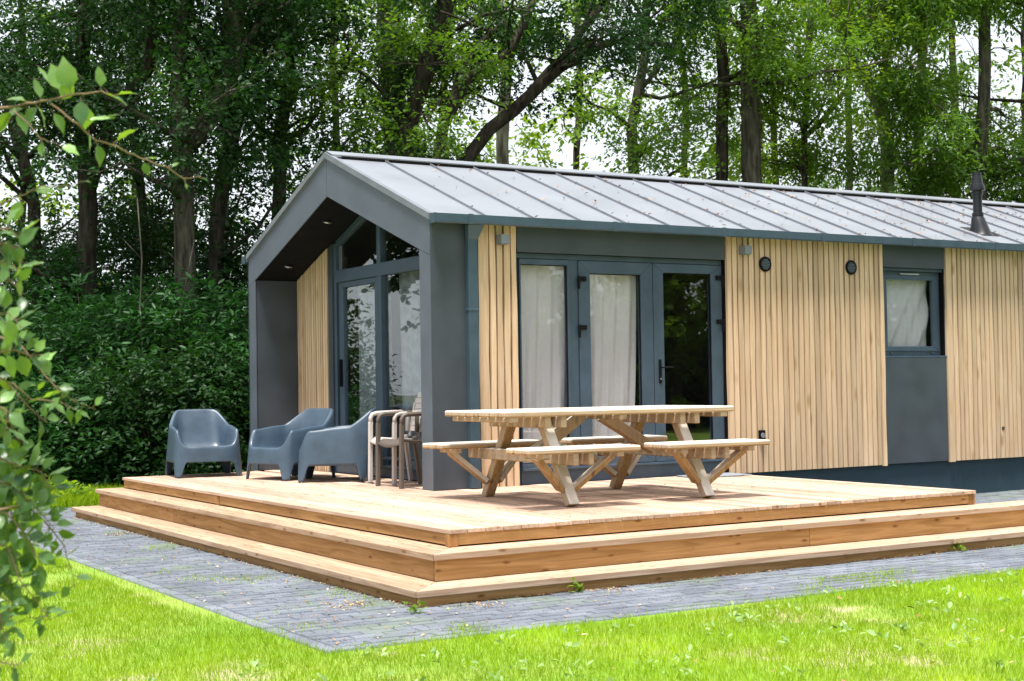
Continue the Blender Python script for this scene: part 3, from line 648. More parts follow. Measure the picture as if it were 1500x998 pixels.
# ------------------------------------------------------------------ picnic table
PT = thing('picnic_table', (.62, -1.615, 0), 'weathered wooden picnic table with four short benches on the deck', 'picnic table', rz=R_(-2))
TB = M['table']; TL = M['table_leg']
top = MB()
for k in range(8):
    y = -.52+k*.13; top.box(-1.10+random.uniform(-.008, .008), 1.10+random.uniform(-.008, .008), y+.011, y+.119, .690, .738)
part('tabletop', top, TB, PT, local=True, bevel=.012)
for x in (-.61, .675):
    for dx in (-.072, .072): b = MB(); b.box(x+dx-.026, x+dx+.026, -.46, .46, .60, .689); part('tabletop_bearer', b, TB, PT, local=True, bevel=.006)
for x in (-1.0, 1.0, 0.0): b = MB(); b.box(x-.035, x+.035, -.49, .49, .65, .689); part('tabletop_bearer', b, TB, PT, local=True, bevel=.006)
for sx in (-.61, .675):
    for sy in (-1, 1):
        b = MB(); b.bar((sx, sy*.685, .0), (sx, sy*.24, .69), .088, .088, up=(1, 0, 0))
        b.v = [(x, y, max(z, .0)) for x, y, z in b.v]
        part('leg', b, TL, PT, local=True, bevel=.008)
        for q in (-1, 1):
            b = MB(); b.bar((sx+q*.05, sy*.60, .13), (sx+q*.34, sy*.72, .390), .045, .085, up=(0, 1, 0)); part('bench_brace', b, TL, PT, local=True, bevel=.006)
    for dx in (-.068, .068):
        b = MB(); b.box(sx+dx-.022, sx+dx+.022, -.86, .86, .325, .417); part('cross_beam', b, TB, PT, local=True, bevel=.006)
    s = -1 if sx < 0 else 1
    b = MB(); b.bar((sx-s*.02, 0, .36), (s*.10, 0, .675), .09, .085, up=(0, 1, 0)); part('diagonal_brace', b, TL, PT, local=True, bevel=.006)
for sx in (-1, 1):
    for sy in (-1, 1):
        b = MB()
        for k in range(3):
            y = sy*.715-.18+k*.12; cx = sx*.6325+.0225; b.box(cx-.507+random.uniform(-.008, .008), cx+.507+random.uniform(-.008, .008), y+.009, y+.111, .418, .463)
        part('bench_seat', b, TB, PT, local=True, bevel=.012)
        for dx in (-.33, .33):
            b = MB(); b.box(sx*.632+.022+dx-.03, sx*.632+.022+dx+.03, sy*.715-.15, sy*.715+.15, .38, .417)
            part('bench_bearer', b, TB, PT, local=True, bevel=.006)

# ------------------------------------------------------------------ moulded lounge armchairs
def lounge_mesh():
    nu = 96; rowsV = []
    def rect(u, hx, hyf, hyb, rad):
        "rounded rectangle, u 0..1 starting front centre going +x side, front is -y"
        a = 2*math.pi*u-math.pi/2; c, s = math.cos(a), math.sin(a); e = .36
        x = hx*math.copysign(abs(c)**e, c); y = (hyb if s > 0 else hyf)*math.copysign(abs(s)**e, s); return x, y
    sm_ = lambda a, b, t: (lambda q: q*q*(3-2*q))(min(1, max(0, (t-a)/(b-a))))
    def U(i): return i/nu
    def rimz(x, y):
        yy = (y+.36)/.76      # 0 front, 1 back
        f = sm_(.0, .16, yy)
        z = .335+(.515-.335)*f*sm_(.15, .31, abs(x))
        z = z+.035*sm_(.15, .62, yy)*sm_(.2, .3, abs(x))
        z = z+(.745-z)*sm_(.66, .97, yy)
        return z
    for i in range(nu):
        u = U(i); x0, y0 = rect(u, .385, .375, .355, 0)        # at the floor
        xm, ym = rect(u, .362, .362, .34, 0)
        xr, yr = rect(u, .345, .352, .345, 0)                # rim, outer
        zr = rimz(xr, yr)
        back = sm_(.50, .745, zr); xr *= 1-.20*back; yr = yr+.075*back
        fz_ = (zr-.15)/.6
        # arch at the bottom between feet
        ang = min(abs(abs(x0)-.385), 9), min(abs(y0+.375), abs(y0-.355))
        dx_, dy_ = .385-abs(x0), (y0+.375 if y0 < 0 else .355-y0)
        dist = max(dx_, dy_)                                   # distance from the corner along the side
        zb = .165*sm_(.065, .125, dist)
        if dist < .065: zb = 0.0
        col = []
        t0 = zb/.345; X = lambda t: (x0+(xm-x0)*min(1, t*1.2), y0+(ym-y0)*min(1, t*1.2))
        # outer wall upwards
        for t in (0, .08, .35, .7, 1):
            z = zb+(zr-.03-zb)*t; q = z/.745; bx = x0+(xr-x0)*min(1, z/max(zr, .3)); by = y0+(yr-y0)*min(1, z/max(zr, .3)); col.append((bx, by, z))
        inx, iny = -x0, -y0; l = math.hypot(inx, iny); inx /= l; iny /= l
        rw = .042
        col.append((xr-.0+inx*.004, yr+iny*.004, zr-.010)); col.append((xr+inx*.016, yr+iny*.016, zr)); col.append((xr+inx*.034, yr+iny*.034, zr-.002)); col.append((xr+inx*(rw+.004), yr+iny*(rw+.004), zr-.018))
        # inner wall down to seat
        sx_, sy_ = rect(u, .255, .30, .215, 0); sz = .315-.05*sm_(-.3, .2, sy_)
        front = 1-sm_(.0, .12, (yr+.36)/.76)
        ix, iy = xr+inx*.05, yr+iny*.05
        zin = zr-.04
        for t in (.35, .75): col.append((ix+(sx_-ix)*t*.9, iy+(sy_-iy)*t*.9, zin+(sz-zin)*t))
        col.append((sx_, sy_, sz)); col.append((sx_*.82, sy_*.85, sz-.008)); col.append((sx_*.4, sy_*.4, sz-.012)); col.append((0, 0, .272))
        # inside of the skirt (return wall, gives the legs their thickness)
        th_ = .022
        skirt = [(x0+inx*th_, y0+iny*th_, zb), (x0+(xr-x0)*.4+inx*th_*1.1, y0+(yr-y0)*.4+iny*th_*1.1, max(zb+.06, .22))]
        rowsV.append(skirt[::-1]+col)
    m = len(rowsV[0]); vs = [p for r in rowsV for p in r]
    fs = [(i*m+j, ((i+1) % nu)*m+j, ((i+1) % nu)*m+j+1, i*m+j+1) for i in range(nu) for j in range(m-1)]
    b = MB(); b.add(vs, fs); return b
lm = lounge_mesh()
def lounge(x, y, rz_, label):
    o = thing('lounge_armchair', (x, y, 0), label, 'armchair', 'blue grey moulded lounge armchairs on the deck', rz_)
    return o
ch = lounge(-.80, 3.84, R_(-8), 'blue grey plastic lounge armchair standing apart, facing the steps, at the far deck edge')
shell = part('shell', lm, M['lounge'], ch, local=True, smooth=True)
shell.modifiers.new('weld', 'WELD').merge_threshold = .0008
for x, y, a, lab in ((-.25, 2.68, -75, 'blue grey plastic lounge armchair in the middle, beside the dark recess wall'),
                     (-.02, 2.05, -120, 'blue grey plastic lounge armchair seen side on')):
    c = lounge(x, y, R_(a), lab); s = shell.copy(); COL.objects.link(s); s.parent = c

# ------------------------------------------------------------------ garden chairs
def gchair(loc, rz_, m, label, group, back=True):
    "front is -y; width in x"
    o = thing('garden_chair', loc, label, 'garden chair', group, rz_)
    wx, fy, by = .245, -.23, .15
    for s in (-1, 1):
        b = MB(); b.bar((s*wx, fy, 0), (s*wx, fy+.01, .60), .038, .042, up=(0, 1, 0)); part('leg', b, m, o, local=True, bevel=.008)
        b = MB(); b.bar((s*(wx-.01), by+.07, 0), (s*(wx-.03), by, .46), .036, .045, up=(0, 1, 0)); part('leg', b, m, o, local=True, bevel=.008)
        pts = [(s*wx, fy+.01, .59), (s*wx, fy+.012, .64), (s*wx, fy+.03, .67), (s*wx, fy+.07, .682), (s*wx, -.05, .685), (s*wx, by-.02, .69), (s*(wx-.03), by+.03, .66), (s*(wx-.04), by+.02, .5)]
        b = MB(); b.tube(pts, .021, 10); part('armrest', b, m, o, local=True, smooth=True)
    b = MB(); n = 12
    vs = []
    for j in range(9):
        v = j/8
        for i in range(n+1):
            u = i/n*2-1; y = fy-.012*(1-u*u)+(by-fy)*v; z = .455-.03*v-.012*(1-u*u); 
            if j == 0: z -= .045+.018*(1-u*u)
            vs.append((u*.225, y-(.012 if j == 0 else 0), z))
    fs = [(j*(n+1)+i, j*(n+1)+i+1, (j+1)*(n+1)+i+1, (j+1)*(n+1)+i) for j in range(8) for i in range(n)]
    b.add(vs, fs); st = part('seat', b, m, o, local=True, smooth=True); sd2 = st.modifiers.new('t', 'SOLIDIFY'); sd2.thickness = .012
    b = MB()
    for k in range(7):
        z0 = .50+k*.055; hw = .215*math.sqrt(max(.1, 1-(max(0, k-3.2)/4.3)**2.4)); y0 = by+.02+.26*(z0-.45)
        vs = []
        for i in range(9):
            u = i/8*2-1; yo = .03*(1-u*u)
            for (dy, dz) in ((0, 0), (0.012, 0), (.012+.015, .050), (.015, .050)): vs.append((u*hw, y0+yo+dy, z0+dz))
        fs = [(i*4+q, i*4+(q+1) % 4, (i+1)*4+(q+1) % 4, (i+1)*4+q) for i in range(8) for q in range(4)]+[(3, 2, 1, 0), (32, 33, 34, 35)]
        b.add(vs, fs)
    for s in (-1, 1): b.bar((s*.20, by+.04, .45), (s*.20, by+.11, .78), .03, .016, up=(0, 1, 0))
    part('backrest', b, m, o, local=True)
    return o
gchair((.29, 1.17, 0), R_(-88), M['taupe'], 'pale taupe garden armchair with slatted back, beside the side-on lounge armchair', 'garden chairs by the gable window')
gchair((.13, .68, 0), R_(-90), M['brown'], 'brown garden armchair half hidden behind the front column', 'garden chairs by the gable window')

# doormat
b = MB(); b.box(2.72, 3.38, -.40, -.03, .001, .014); o = part('doormat', b, M['mat'], bevel=.004)
o.data.transform(Matrix.Translation((-3.05, .215, 0))); o.location = (3.05, -.215, 0); tagset(o, 'thin grey doormat lying below the right terrace door', 'doormat')

# ------------------------------------------------------------------ foliage
def leaf_cloud(centres, dirs, L, k, ll, lw, rg, droop=.25, tone=(0, 1)):
    "sprays: twigs of length L at centres along dirs, k leaves each; one folded rhombus leaf = 6 verts"
    n = len(centres); t = (np.arange(k)+.5)/k
    up = nrm(np.array([0, 0, 1.0]) + rg.normal(0, .35, (n, 3)))
    d = nrm(dirs); lat = nrm(np.cross(d, up)); side_ = np.where(np.arange(k) % 2 == 0, 1.0, -1.0)
    P = centres[:, None]+d[:, None]*L*t[None, :, None]-np.array([0, 0, 1.0])*(droop*L*t**2)[None, :, None]+rg.normal(0, .02+.05*L, (n, k, 3))
    ld = nrm(d[:, None]*.6+lat[:, None]*side_[None, :, None]*.9+rg.normal(0, .38, (n, k, 3))-np.array([0, 0, .25]))
    lu = nrm(up[:, None]+rg.normal(0, .45, (n, k, 3))); lx = nrm(np.cross(ld, lu)); lu = np.cross(lx, ld)
    s = (ll*rg.uniform(.65, 1.2, (n, k)))[..., None]; ww = s*(lw/ll)
    base = P; tip = P+ld*s; m1 = P+ld*s*.35
    V = np.stack([base, m1+lx*ww*.5+lu*ww*.14, P+ld*s*.75+lx*ww*.38+lu*ww*.12, tip, P+ld*s*.75-lx*ww*.38+lu*ww*.12, m1-lx*ww*.5+lu*ww*.14], axis=2)
    # faces (0,1,2,3) and (0,3,4,5)
    to = np.clip(rg.uniform(tone[0], tone[1], (n, 1))*.6+rg.uniform(0, .4, (n, k)), 0, 1)
    return V.reshape(-1, 6, 3), to.reshape(-1)
TR = {'n': 0, 'leaves': 0}
def tree(name, trunks, leaf, barkm, label, cat='tree', group=None, z0=2.2, z1=10.5, spread=2.4, clumps=46, sprays=27, k=10, ll=.092, lw=.046, cr=.55, seed=0, low=0, hang=0, limb_r=.05, shift=(0, 0), gl='trees behind the chalet', tone=(0, 1)):
    """trunks: list of lists of (point, radius). limbs leave the trunks, twigs leave the limbs, leaf sprays sit round the twig ends"""
    rg = np.random.default_rng(1000+seed); base = np.array(trunks[0][0][0], float).copy(); base[2] = GZ-.03
    o = thing(name, tuple(base), label, cat, gl)
    tb = MB(); C_, D_ = [], []
    paths = []
    for tr_ in trunks:
        pts = [np.array(p, float) for p, r in tr_]; rr = [r for p, r in tr_]
        # resample with a little wobble
        P, Rr = [], []
        for i in range(len(pts)-1):
            m_ = max(2, int(np.linalg.norm(pts[i+1]-pts[i])/.6))
            for j in range(m_): t = j/m_; P.append(pts[i]*(1-t)+pts[i+1]*t+rg.normal(0, .02, 3)*(1 if (i or j) else 0)); Rr.append((rr[i]*(1-t)+rr[i+1]*t)*rg.uniform(.95, 1.06))
        P.append(pts[-1]); Rr.append(rr[-1]); tb.tube(P, Rr, 10); paths.append((np.array(P), np.array(Rr)))
    br = MB(); nl = max(6, clumps//5); ends = []
    for i in range(nl):
        P, Rr = paths[rg.integers(len(paths))]; ok = np.where(P[:, 2] > z0)[0]
        if len(ok) == 0: ok = np.array([len(P)-1])
        j = rg.choice(ok); p = P[j]; a = rg.uniform(0, 2*math.pi); ln = spread*rg.uniform(.55, 1.15)
        zmax = z1-p[2]; q = [p]; d = np.array([math.cos(a), math.sin(a), rg.uniform(.15, .8) if p[2] > z0+1 else rg.uniform(-.1, .4)])
        for s_ in range(4):
            d = nrm(d+rg.normal(0, .22, 3)+np.array([0, 0, .05-hang*.15])); q.append(q[-1]+d*ln/4)
        r0 = min(Rr[j]*.5, limb_r); br.tube(q, [r0, r0*.8, r0*.6, r0*.42, r0*.25], 6)
        for s_ in range(int(math.ceil(clumps/nl))):
            t = rg.uniform(1.2, 4); i0 = int(min(3, t)); c0 = q[i0]*(1-(t-i0))+q[min(4, i0+1)]*(t-i0)
            e = c0+nrm(rg.normal(0, 1, 3)+np.array([0, 0, .1-hang]))*rg.uniform(.3, 1.1)*spread*.4
            if low and rg.random() < low: e[2] = rg.uniform(.2, z0)
            mid = (c0+e)/2+rg.normal(0, .08, 3)
            if np.linalg.norm(e-c0) < 1.7 and e[2]-c0[2] > -.9: br.tube([c0, mid, e], [r0*.32, r0*.2, r0*.08+.003], 5, caps=False); ends.append((e, nrm(e-c0)))
    for e, d in ends:
        n = max(4, int(sprays*rg.uniform(.5, 1.5))); r = cr*rg.uniform(.6, 1.4)
        off = rg.normal(0, 1, (n, 3)); off = nrm(off)*(rg.random((n, 1))**.5)*np.array([r, r, r*.55])
        C_.append(e+off); D_.append(nrm(off)*.8+d*.5+rg.normal(0, .35, (n, 3))-np.array([0, 0, .15+hang*.9]))
    V, to = leaf_cloud(np.concatenate(C_), np.concatenate(D_), .36, k, ll, lw, rg, droop=.25+hang*.5, tone=tone)
    V = V[V[:, :, 2].min(axis=1) > GZ+.03]; to = to[:len(V)]
    tk = part('trunk', tb, barkm, o, smooth=True); part('branch', br, barkm, o, smooth=True)
    me = strip_mesh('crown', V-np.array([base[0], base[1], GZ-.03])[None, None], to); link('crown', me, leaf, o, local=True)
    TR['n'] += 1; TR['leaves'] += len(V); return o
def trunk(pts, D, drop=True):
    "pts: (px, py, radius in photo px) from the bottom up"
    T_ = [(at(x, y, D), r*D/FPX) for x, y, r in pts]
    if drop: p, r = T_[0]; T_ = [(np.array([p[0], p[1], GZ-.1]), r*1.25)]+T_
    return T_
lm_, ld_, ll_ = M['leaf_mid'], M['leaf_dark'], M['leaf_light']
# left of the chalet
tree('broadleaf_tree', [trunk([(128, 420, 15), (126, 250, 13), (120, 100, 11), (128, -60, 9)], 23.5), trunk([(127, 300, 8), (160, 180, 8), (215, 100, 8), (232, -60, 7)], 23.5, False)], ld_, M['bark'], 'dark trunked tree at the left, above the undergrowth', seed=1, clumps=64, z0=2.6)
tree('broadleaf_tree', [trunk([(272, 520, 17), (270, 300, 15), (266, 140, 13), (262, -60, 11)], 22.5), trunk([(276, 215, 13), (310, 170, 15), (338, 90, 17), (347, -60, 15)], 22.5, False)], ld_, M['bark2'], 'thick forked tree whose right stem bends away above the lounge armchair', seed=2, clumps=76, z0=2.8, spread=2.6)
tree('broadleaf_tree', [trunk([(325, 600, 11), (318, 330, 11), (345, 180, 11), (338, -60, 13)], 24)], ld_, M['bark'], 'straight dark tree just left of the gable peak', seed=3, clumps=54, z0=2.6)
tree('broadleaf_tree', [trunk([(404, 420, 10), (410, 210, 10), (425, 100, 9), (421, -60, 7)], 25), trunk([(408, 200, 5), (440, 118, 5), (380, 135, 4)], 25, False)], lm_, M['bark2'], 'slender leaning tree with a bent side branch beside the gable peak', seed=4, clumps=32, z0=3.6)
tree('broadleaf_tree', [trunk([(60, 560, 10), (50, 300, 9), (0, 110, 9), (-60, -30, 8)], 26)], ld_, M['bark'], 'tree leaning left at the far left edge', seed=5, clumps=62, z0=2.0, spread=3)
tree('broadleaf_tree', [trunk([(200, 600, 8), (212, 330, 7), (190, 120, 6), (205, -40, 5)], 27)], ld_, M['bark'], 'thin dark tree between the two thick trunks at the left', seed=6, clumps=66, z0=1.8, spread=2.6)
# behind the roof
tree('broadleaf_tree', [trunk([(578, 250, 18), (575, 150, 17), (572, 60, 17), (565, -60, 15)], 27)], lm_, M['bark2'], 'stout tree behind the left end of the roof ridge', seed=7, clumps=50, z0=4.2, low=.1)
tree('broadleaf_tree', [trunk([(590, 260, 12), (602, 170, 13), (628, 90, 14), (650, 20, 14), (672, -60, 12)], 25.5)], ld_, M['bark'], 'dark tree leaning right behind the left part of the roof', seed=8, clumps=46, z0=4.6)
tree('forked_tree', [trunk([(640, 270, 8), (650, 180, 8), (690, 110, 7), (748, 78, 6), (785, -10, 6)], 25), trunk([(650, 180, 6), (672, 108, 5), (700, 70, 5), (745, 30, 4)], 25, False)], lm_, M['bark'], 'forked tree with two slim dark limbs behind the roof ridge', seed=9, clumps=30, z0=5.5, cr=.45)
tree('birch_tree', [trunk([(735, 260, 9), (738, 160, 9), (740, 60, 8), (720, -60, 8)], 31)], ll_, M['birch'], 'birch with a pale upright trunk seen between the dark limbs', seed=10, clumps=26, z0=7, hang=.3, cr=.45)
tree('leaning_tree', [trunk([(668, 260, 10), (720, 190, 10), (790, 130, 9), (850, 78, 7), (905, 62, 5), (985, 66, 3)], 26), trunk([(768, 146, 6), (810, 100, 5), (860, 55, 4)], 26, False), trunk([(800, 120, 6), (840, 60, 6), (880, 10, 5)], 26, False)], ld_, M['bark'], 'tree with a heavy dark trunk leaning far right over the ridge', seed=11, clumps=46, z0=4.6, cr=.5)
tree('broadleaf_tree', [trunk([(930, 300, 8), (925, 190, 8), (945, 80, 7), (950, -60, 6)], 29)], lm_, M['bark2'], 'bushy tree behind the middle of the roof', seed=12, clumps=54, z0=4.2, low=.12, spread=2.6)
tree('broadleaf_tree', [trunk([(1058, 300, 9), (1058, 180, 9), (1056, 60, 9), (1052, -60, 8)], 29.5)], lm_, M['bark'], 'narrow dark trunk tree left of the thick trunk behind the roof', seed=13, clumps=36, z0=6.3)
tree('broadleaf_tree', [trunk([(1102, 310, 15), (1100, 180, 15), (1098, 60, 14), (1094, -60, 12)], 29)], lm_, M['bark2'], 'tree with the thickest upright trunk behind the right half of the roof', seed=14, clumps=44, z0=6.3, spread=2.7)
tree('broadleaf_tree', [trunk([(1176, 310, 5), (1180, 190, 5), (1183, 80, 5), (1196, -60, 5)], 30), trunk([(1178, 200, 4), (1215, 165, 4), (1240, 130, 3)], 30, False)], ll_, M['bark'], 'thin tree with a side branch right of the thickest trunk', seed=15, clumps=48, z0=4.6)
tree('willow_tree', [trunk([(1300, 320, 10), (1298, 210, 10), (1290, 150, 10), (1250, 95, 7), (1200, -30, 5)], 31), trunk([(1292, 155, 7), (1300, 80, 7), (1290, -40, 6)], 31, False)], lm_, M['birch'], 'willow like tree with hanging foliage and a pale forked trunk', seed=16, clumps=62, z0=6.0, hang=.8, ll=.15, lw=.04, spread=2.7)
tree('broadleaf_tree', [trunk([(1348, 330, 7), (1346, 220, 7), (1350, 80, 6), (1354, -60, 5)], 33)], ll_, M['bark2'], 'light green tree between the willow and the flue', seed=17, clumps=44, z0=5.0, low=.1)
tree('willow_tree', [trunk([(1434, 340, 10), (1438, 220, 10), (1444, 100, 9), (1440, -60, 8)], 30)], lm_, M['bark2'], 'straight grey trunk tree rising right behind the flue', seed=18, clumps=70, z0=4.8, hang=.5, ll=.13, lw=.045)
tree('broadleaf_tree', [trunk([(1560, 340, 12), (1556, 200, 11), (1540, -40, 9)], 30), trunk([(1556, 250, 6), (1500, 232, 6), (1458, 262, 5)], 30, False)], lm_, M['bark'], 'tree at the right edge with a dark branch reaching towards the flue', seed=19, clumps=60, z0=4.5, low=.05, spread=3)
# second row, further back
for i, (px, D, m_, lab) in enumerate(((30, 38, ll_, 'sunlit far tree at the left edge'), (200, 40, lm_, 'far tree behind the two thick left trunks'), (330, 37, ld_, 'far tree behind the straight dark tree'),
        (500, 42, lm_, 'far tree above the gable peak'), (660, 45, ll_, 'far tree behind the forked limbs'), (840, 40, ll_, 'far pale tree behind the leaning trunk'), (1000, 42, ll_, 'far pale tree left of the two upright trunks'),
        (1140, 43, ll_, 'far pale tree between the thickest trunk and the thin one'), (1245, 41, lm_, 'far tree behind the willow fork'), (1400, 44, ll_, 'far pale tree left of the flue'), (1500, 43, ll_, 'far pale tree at the right edge'))):
    tree('broadleaf_tree', [trunk([(px, 330, 5), (px+random.uniform(-12, 12), 150, 5), (px+random.uniform(-25, 25), -80, 4)], D)], m_, M['bark'], lab, seed=40+i, clumps=56 if i in (4, 5) else 54, sprays=15, k=8, z0=2.4, z1=13, spread=3.6, ll=.17, lw=.085, cr=.8, low=.2, gl='trees of the far row', limb_r=.06)
# undergrowth
def shrub(px, D, hgt, rad, label, seed, leaf=None, n=46, ll=.13, lw=.05, grp='undergrowth shrubs'):
    b_ = at(px, 640, D) if D else np.array([px[0], px[1], 0.]); b_[2] = GZ; rg = np.random.default_rng(seed); st = MB(); C_, D_ = [], []
    o = thing('shrub', tuple(b_), label, 'shrub', grp)
    for i in range(n):
        a = rg.uniform(0, 2*math.pi); rr = rad*rg.uniform(.15, 1)**.6; zz = GZ+hgt*rg.uniform(.04, 1)*(1-.30*(rr/rad)**2)
        e = b_+np.array([rr*math.cos(a), rr*math.sin(a), zz-GZ]); st.tube([b_+np.array([.2*math.cos(a), .2*math.sin(a), 0]), b_*.45+e*.55+np.array([0, 0, .2]), e], [.022, .014, .004], 5, caps=False)
        m_ = rg.integers(16, 30); off = nrm(rg.normal(0, 1, (m_, 3)))*(rg.random((m_, 1))**.4)*np.array([.5, .5, .34])
        C_.append(e+off); D_.append(nrm(off)+np.array([math.cos(a)*.5, math.sin(a)*.5, -.1]))
    V, to = leaf_cloud(np.concatenate(C_), np.concatenate(D_), .38, 9, ll, lw, rg, droop=.35)
    msk = V[:, :, 2].min(axis=1) > GZ; V = V[msk]; to = to[msk]; TR['leaves'] += len(V)
    part('stem', st, M['bark2'], o, smooth=True); link('foliage', strip_mesh('foliage', V-b_[None, None], to), leaf or M['shrub'], o, local=True)
for i, a in enumerate(((20, 22.5, 2.3, 1.5, 'wide low shrub at the left edge behind the path'), (95, 20.2, 1.5, .9, 'small low shrub left of the deck steps'), (150, 21.6, 3.1, 1.1, 'tall narrow shrub behind the corner of the steps'),
        (228, 20.3, 1.9, 1.0, 'low shrub right behind the first lounge armchair'), (300, 21.4, 2.9, 1.2, 'dense shrub between the first armchair and the chalet'), (365, 22, 2.2, 1.2, 'dark shrub half hidden by the chalet corner'),
        (60, 24.2, 4.0, 1.6, 'big back shrub filling the gap at the left edge'), (190, 24.6, 3.3, 1.6, 'big back shrub below the thin dark tree'), (285, 25, 4.3, 1.5, 'big back shrub below the forked trunk'), (400, 25, 3.6, 1.6, 'big back shrub beside the chalet wall'),
        (-70, 22, 3.2, 1.7, 'shrub beyond the left picture edge'), (120, 26, 4.8, 1.7, 'tallest back shrub, between the two left trunks'))):
    shrub(*a, seed=200+i, n=92 if i < 6 else 95, leaf=M['shrub'] if i in (0, 1, 2, 4, 6) else M['leaf_dark'], ll=(.13, .10, .15, .09, .12, .10)[i] if i < 6 else .095, lw=.042)
for i, (pth, D, lab) in enumerate((([(212, 560, 1.6), (205, 450, 1.4), (208, 380, 1.1), (201, 290, .8)], 20.6, 'thin bare stem standing in the undergrowth, left one'), ([(268, 540, 1.5), (262, 470, 1.3), (275, 400, 1.1), (285, 350, .7)], 20.9, 'thin bare stem leaning right in the undergrowth'))):
    T0 = trunk(pth, D); o = thing('bare_stem', tuple(T0[0][0]), lab, 'stem', 'bare stems in the undergrowth'); b = MB(); b.tube([p for p, q in T0], [q for p, q in T0], 6); part('stem', b, M['bark2'], o, smooth=True)
    for k in (2, 3):
        b = MB(); p = T0[k][0]; b.tube([p, p+np.array([.25, -.1, .3])*(1 if k == 2 else -1)*np.array([1, 1, 1 if k == 2 else -1])], [.007, .003], 5); part('twig', b, M['bark2'], o, smooth=True)
for i, (px, D, hh, lab) in enumerate(((480, 29, 4.6, 'hedge shrub hidden behind the gable peak'), (560, 28, 5.4, 'bushy growth behind the left end of the ridge'), (700, 28.5, 5.2, 'dark bushy growth below the leaning trunk'), (800, 29, 5.8, 'dark bushy growth right of the leaning trunk'), (900, 29.5, 5.6, 'bushy growth behind the middle of the ridge'),
        (1010, 31, 5.0, 'low bushy growth left of the two upright trunks'), (1210, 32, 5.0, 'low bushy growth below the willow'), (1330, 32, 5.6, 'bushy growth left of the flue'), (1400, 31.5, 5.6, 'bushy growth just behind the flue'), (1490, 32, 5.2, 'bushy growth behind the ridge at the right edge'))):
    shrub(px, D, hh, 1.9, lab, 300+i, n=52, leaf=M['leaf_dark'] if i in (2, 3, 8) else lm_, ll=.13, lw=.06)
# trees on the other side of the garden: they stand behind the photographer and show only in the glass
for i, (x, y, m_, lab) in enumerate(((8, -24, ll_, 'garden tree opposite the terrace, nearest the corner'), (13, -22, ll_, 'garden tree opposite the terrace doors'), (19, -21, ll_, 'garden tree opposite the long wall'), (26, -18, lm_, 'garden tree opposite the square window'), (33, -15, lm_, 'garden tree opposite the far end of the chalet'),
        (2, -29, ll_, 'garden tree across the lawn, leftmost'), (-9, 17, ld_, 'tree left of the view beside the path'), (-4, 21, lm_, 'tree behind the left picture edge'), (-14, 12, lm_, 'tree far left across the lawn'))):
    tree('broadleaf_tree', [[(np.array([x, y, GZ-.1]), .22), (np.array([x+.2, y, 4.]), .18), (np.array([x, y+.3, 8.]), .12)]], m_, M['bark'], lab, seed=70+i, clumps=240 if i < 6 else 125, sprays=22, k=9, z0=.8, z1=10, spread=3.4, ll=.2, lw=.12, cr=.95, low=.42, gl='trees around the lawn', limb_r=.06)
for i in range(9):
    shrub((-2+i*5.2, -33.5+i*2.1), None, 3.6, 3.4, 'unseen green shrub added across the lawn, opposite the terrace', 400+i, n=110, leaf=M['shrub'], ll=.24, lw=.13, grp='unseen shrubs added across the lawn')  # unseen row, added to close the pale gap reflected in the door glass
print('LEAVES', TR)

# ------------------------------------------------------------------ near beech sapling at the left
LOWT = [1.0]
def bigleaf(mbV, p, d, n_, s, w_, rg):
    "a leaf blade of 8x? quads with a folded midrib, wavy edge; appended to arrays"
    d = nrm(d); x = nrm(np.cross(d, n_)); n_ = np.cross(x, d); K = 7; prof = [0.03, .55, .88, 1.0, .90, .62, .28, .02]
    curl = rg.uniform(-.25, .35); L_, C2, R2 = [], [], []
    for i, q in enumerate(prof):
        t = i/K; wv = 1+.10*math.sin(i*3.1+rg.uniform(0, 1)); c = p+d*s*t-n_*s*curl*t*t
        e = w_*.5*q*wv; lift = e*.28; und = s*.03*math.sin(i*2.1+rg.uniform(-1, 1))
        L_.append(c-x*e+n_*(lift+und)); C2.append(c); R2.append(c+x*e+n_*(lift-und))
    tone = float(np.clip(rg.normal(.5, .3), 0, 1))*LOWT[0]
    for i in range(K):
        mbV.append(([L_[i], C2[i], C2[i+1], L_[i+1]], tone)); mbV.append(([C2[i], R2[i], R2[i+1], C2[i+1]], tone))
rgn = np.random.default_rng(77)
SP = at(-330, 900, 3.6); SP[2] = GZ
S = thing('beech_sapling', tuple(SP), 'young beech reaching in from the left edge, close to the camera', 'sapling')
stem = MB(); stems = MB(); LV = []
def twig(pts, D, r0, leaves=None, dens=0, s=.07):
    "pts: photo px; D depth (scalar or per point)"
    Ds = D if hasattr(D, '__len__') else [D]*len(pts)
    P = [at(x, y, dd) for (x, y), dd in zip(pts, Ds)]
    Q = []
    for i in range(len(P)-1):
        for j in range(4): t = j/4; Q.append(P[i]*(1-t)+P[i+1]*t+rgn.normal(0, .0010, 3))
    Q.append(P[-1]); n = len(Q); stems.tube(Q, [r0*(1-.7*i/(n-1)) for i in range(n)], 6)
    if dens:
        tot = sum(np.linalg.norm(Q[i+1]-Q[i]) for i in range(n-1)); m_ = int(tot*dens)
        for i in range(m_):
            u = (i+.6)/m_*(n-1); a = int(u); q = Q[a]*(1-(u-a))+Q[min(n-1, a+1)]*(u-a); d = nrm(Q[min(n-1, a+1)]-Q[max(0, a-1)])
            lat = nrm(np.cross(d, _f))*(1 if i % 2 else -1); ld = d*.5+lat*.9+rgn.normal(0, .35, 3)
            leafat(q, ld, s*rgn.uniform(.6, 1.15))
    return Q
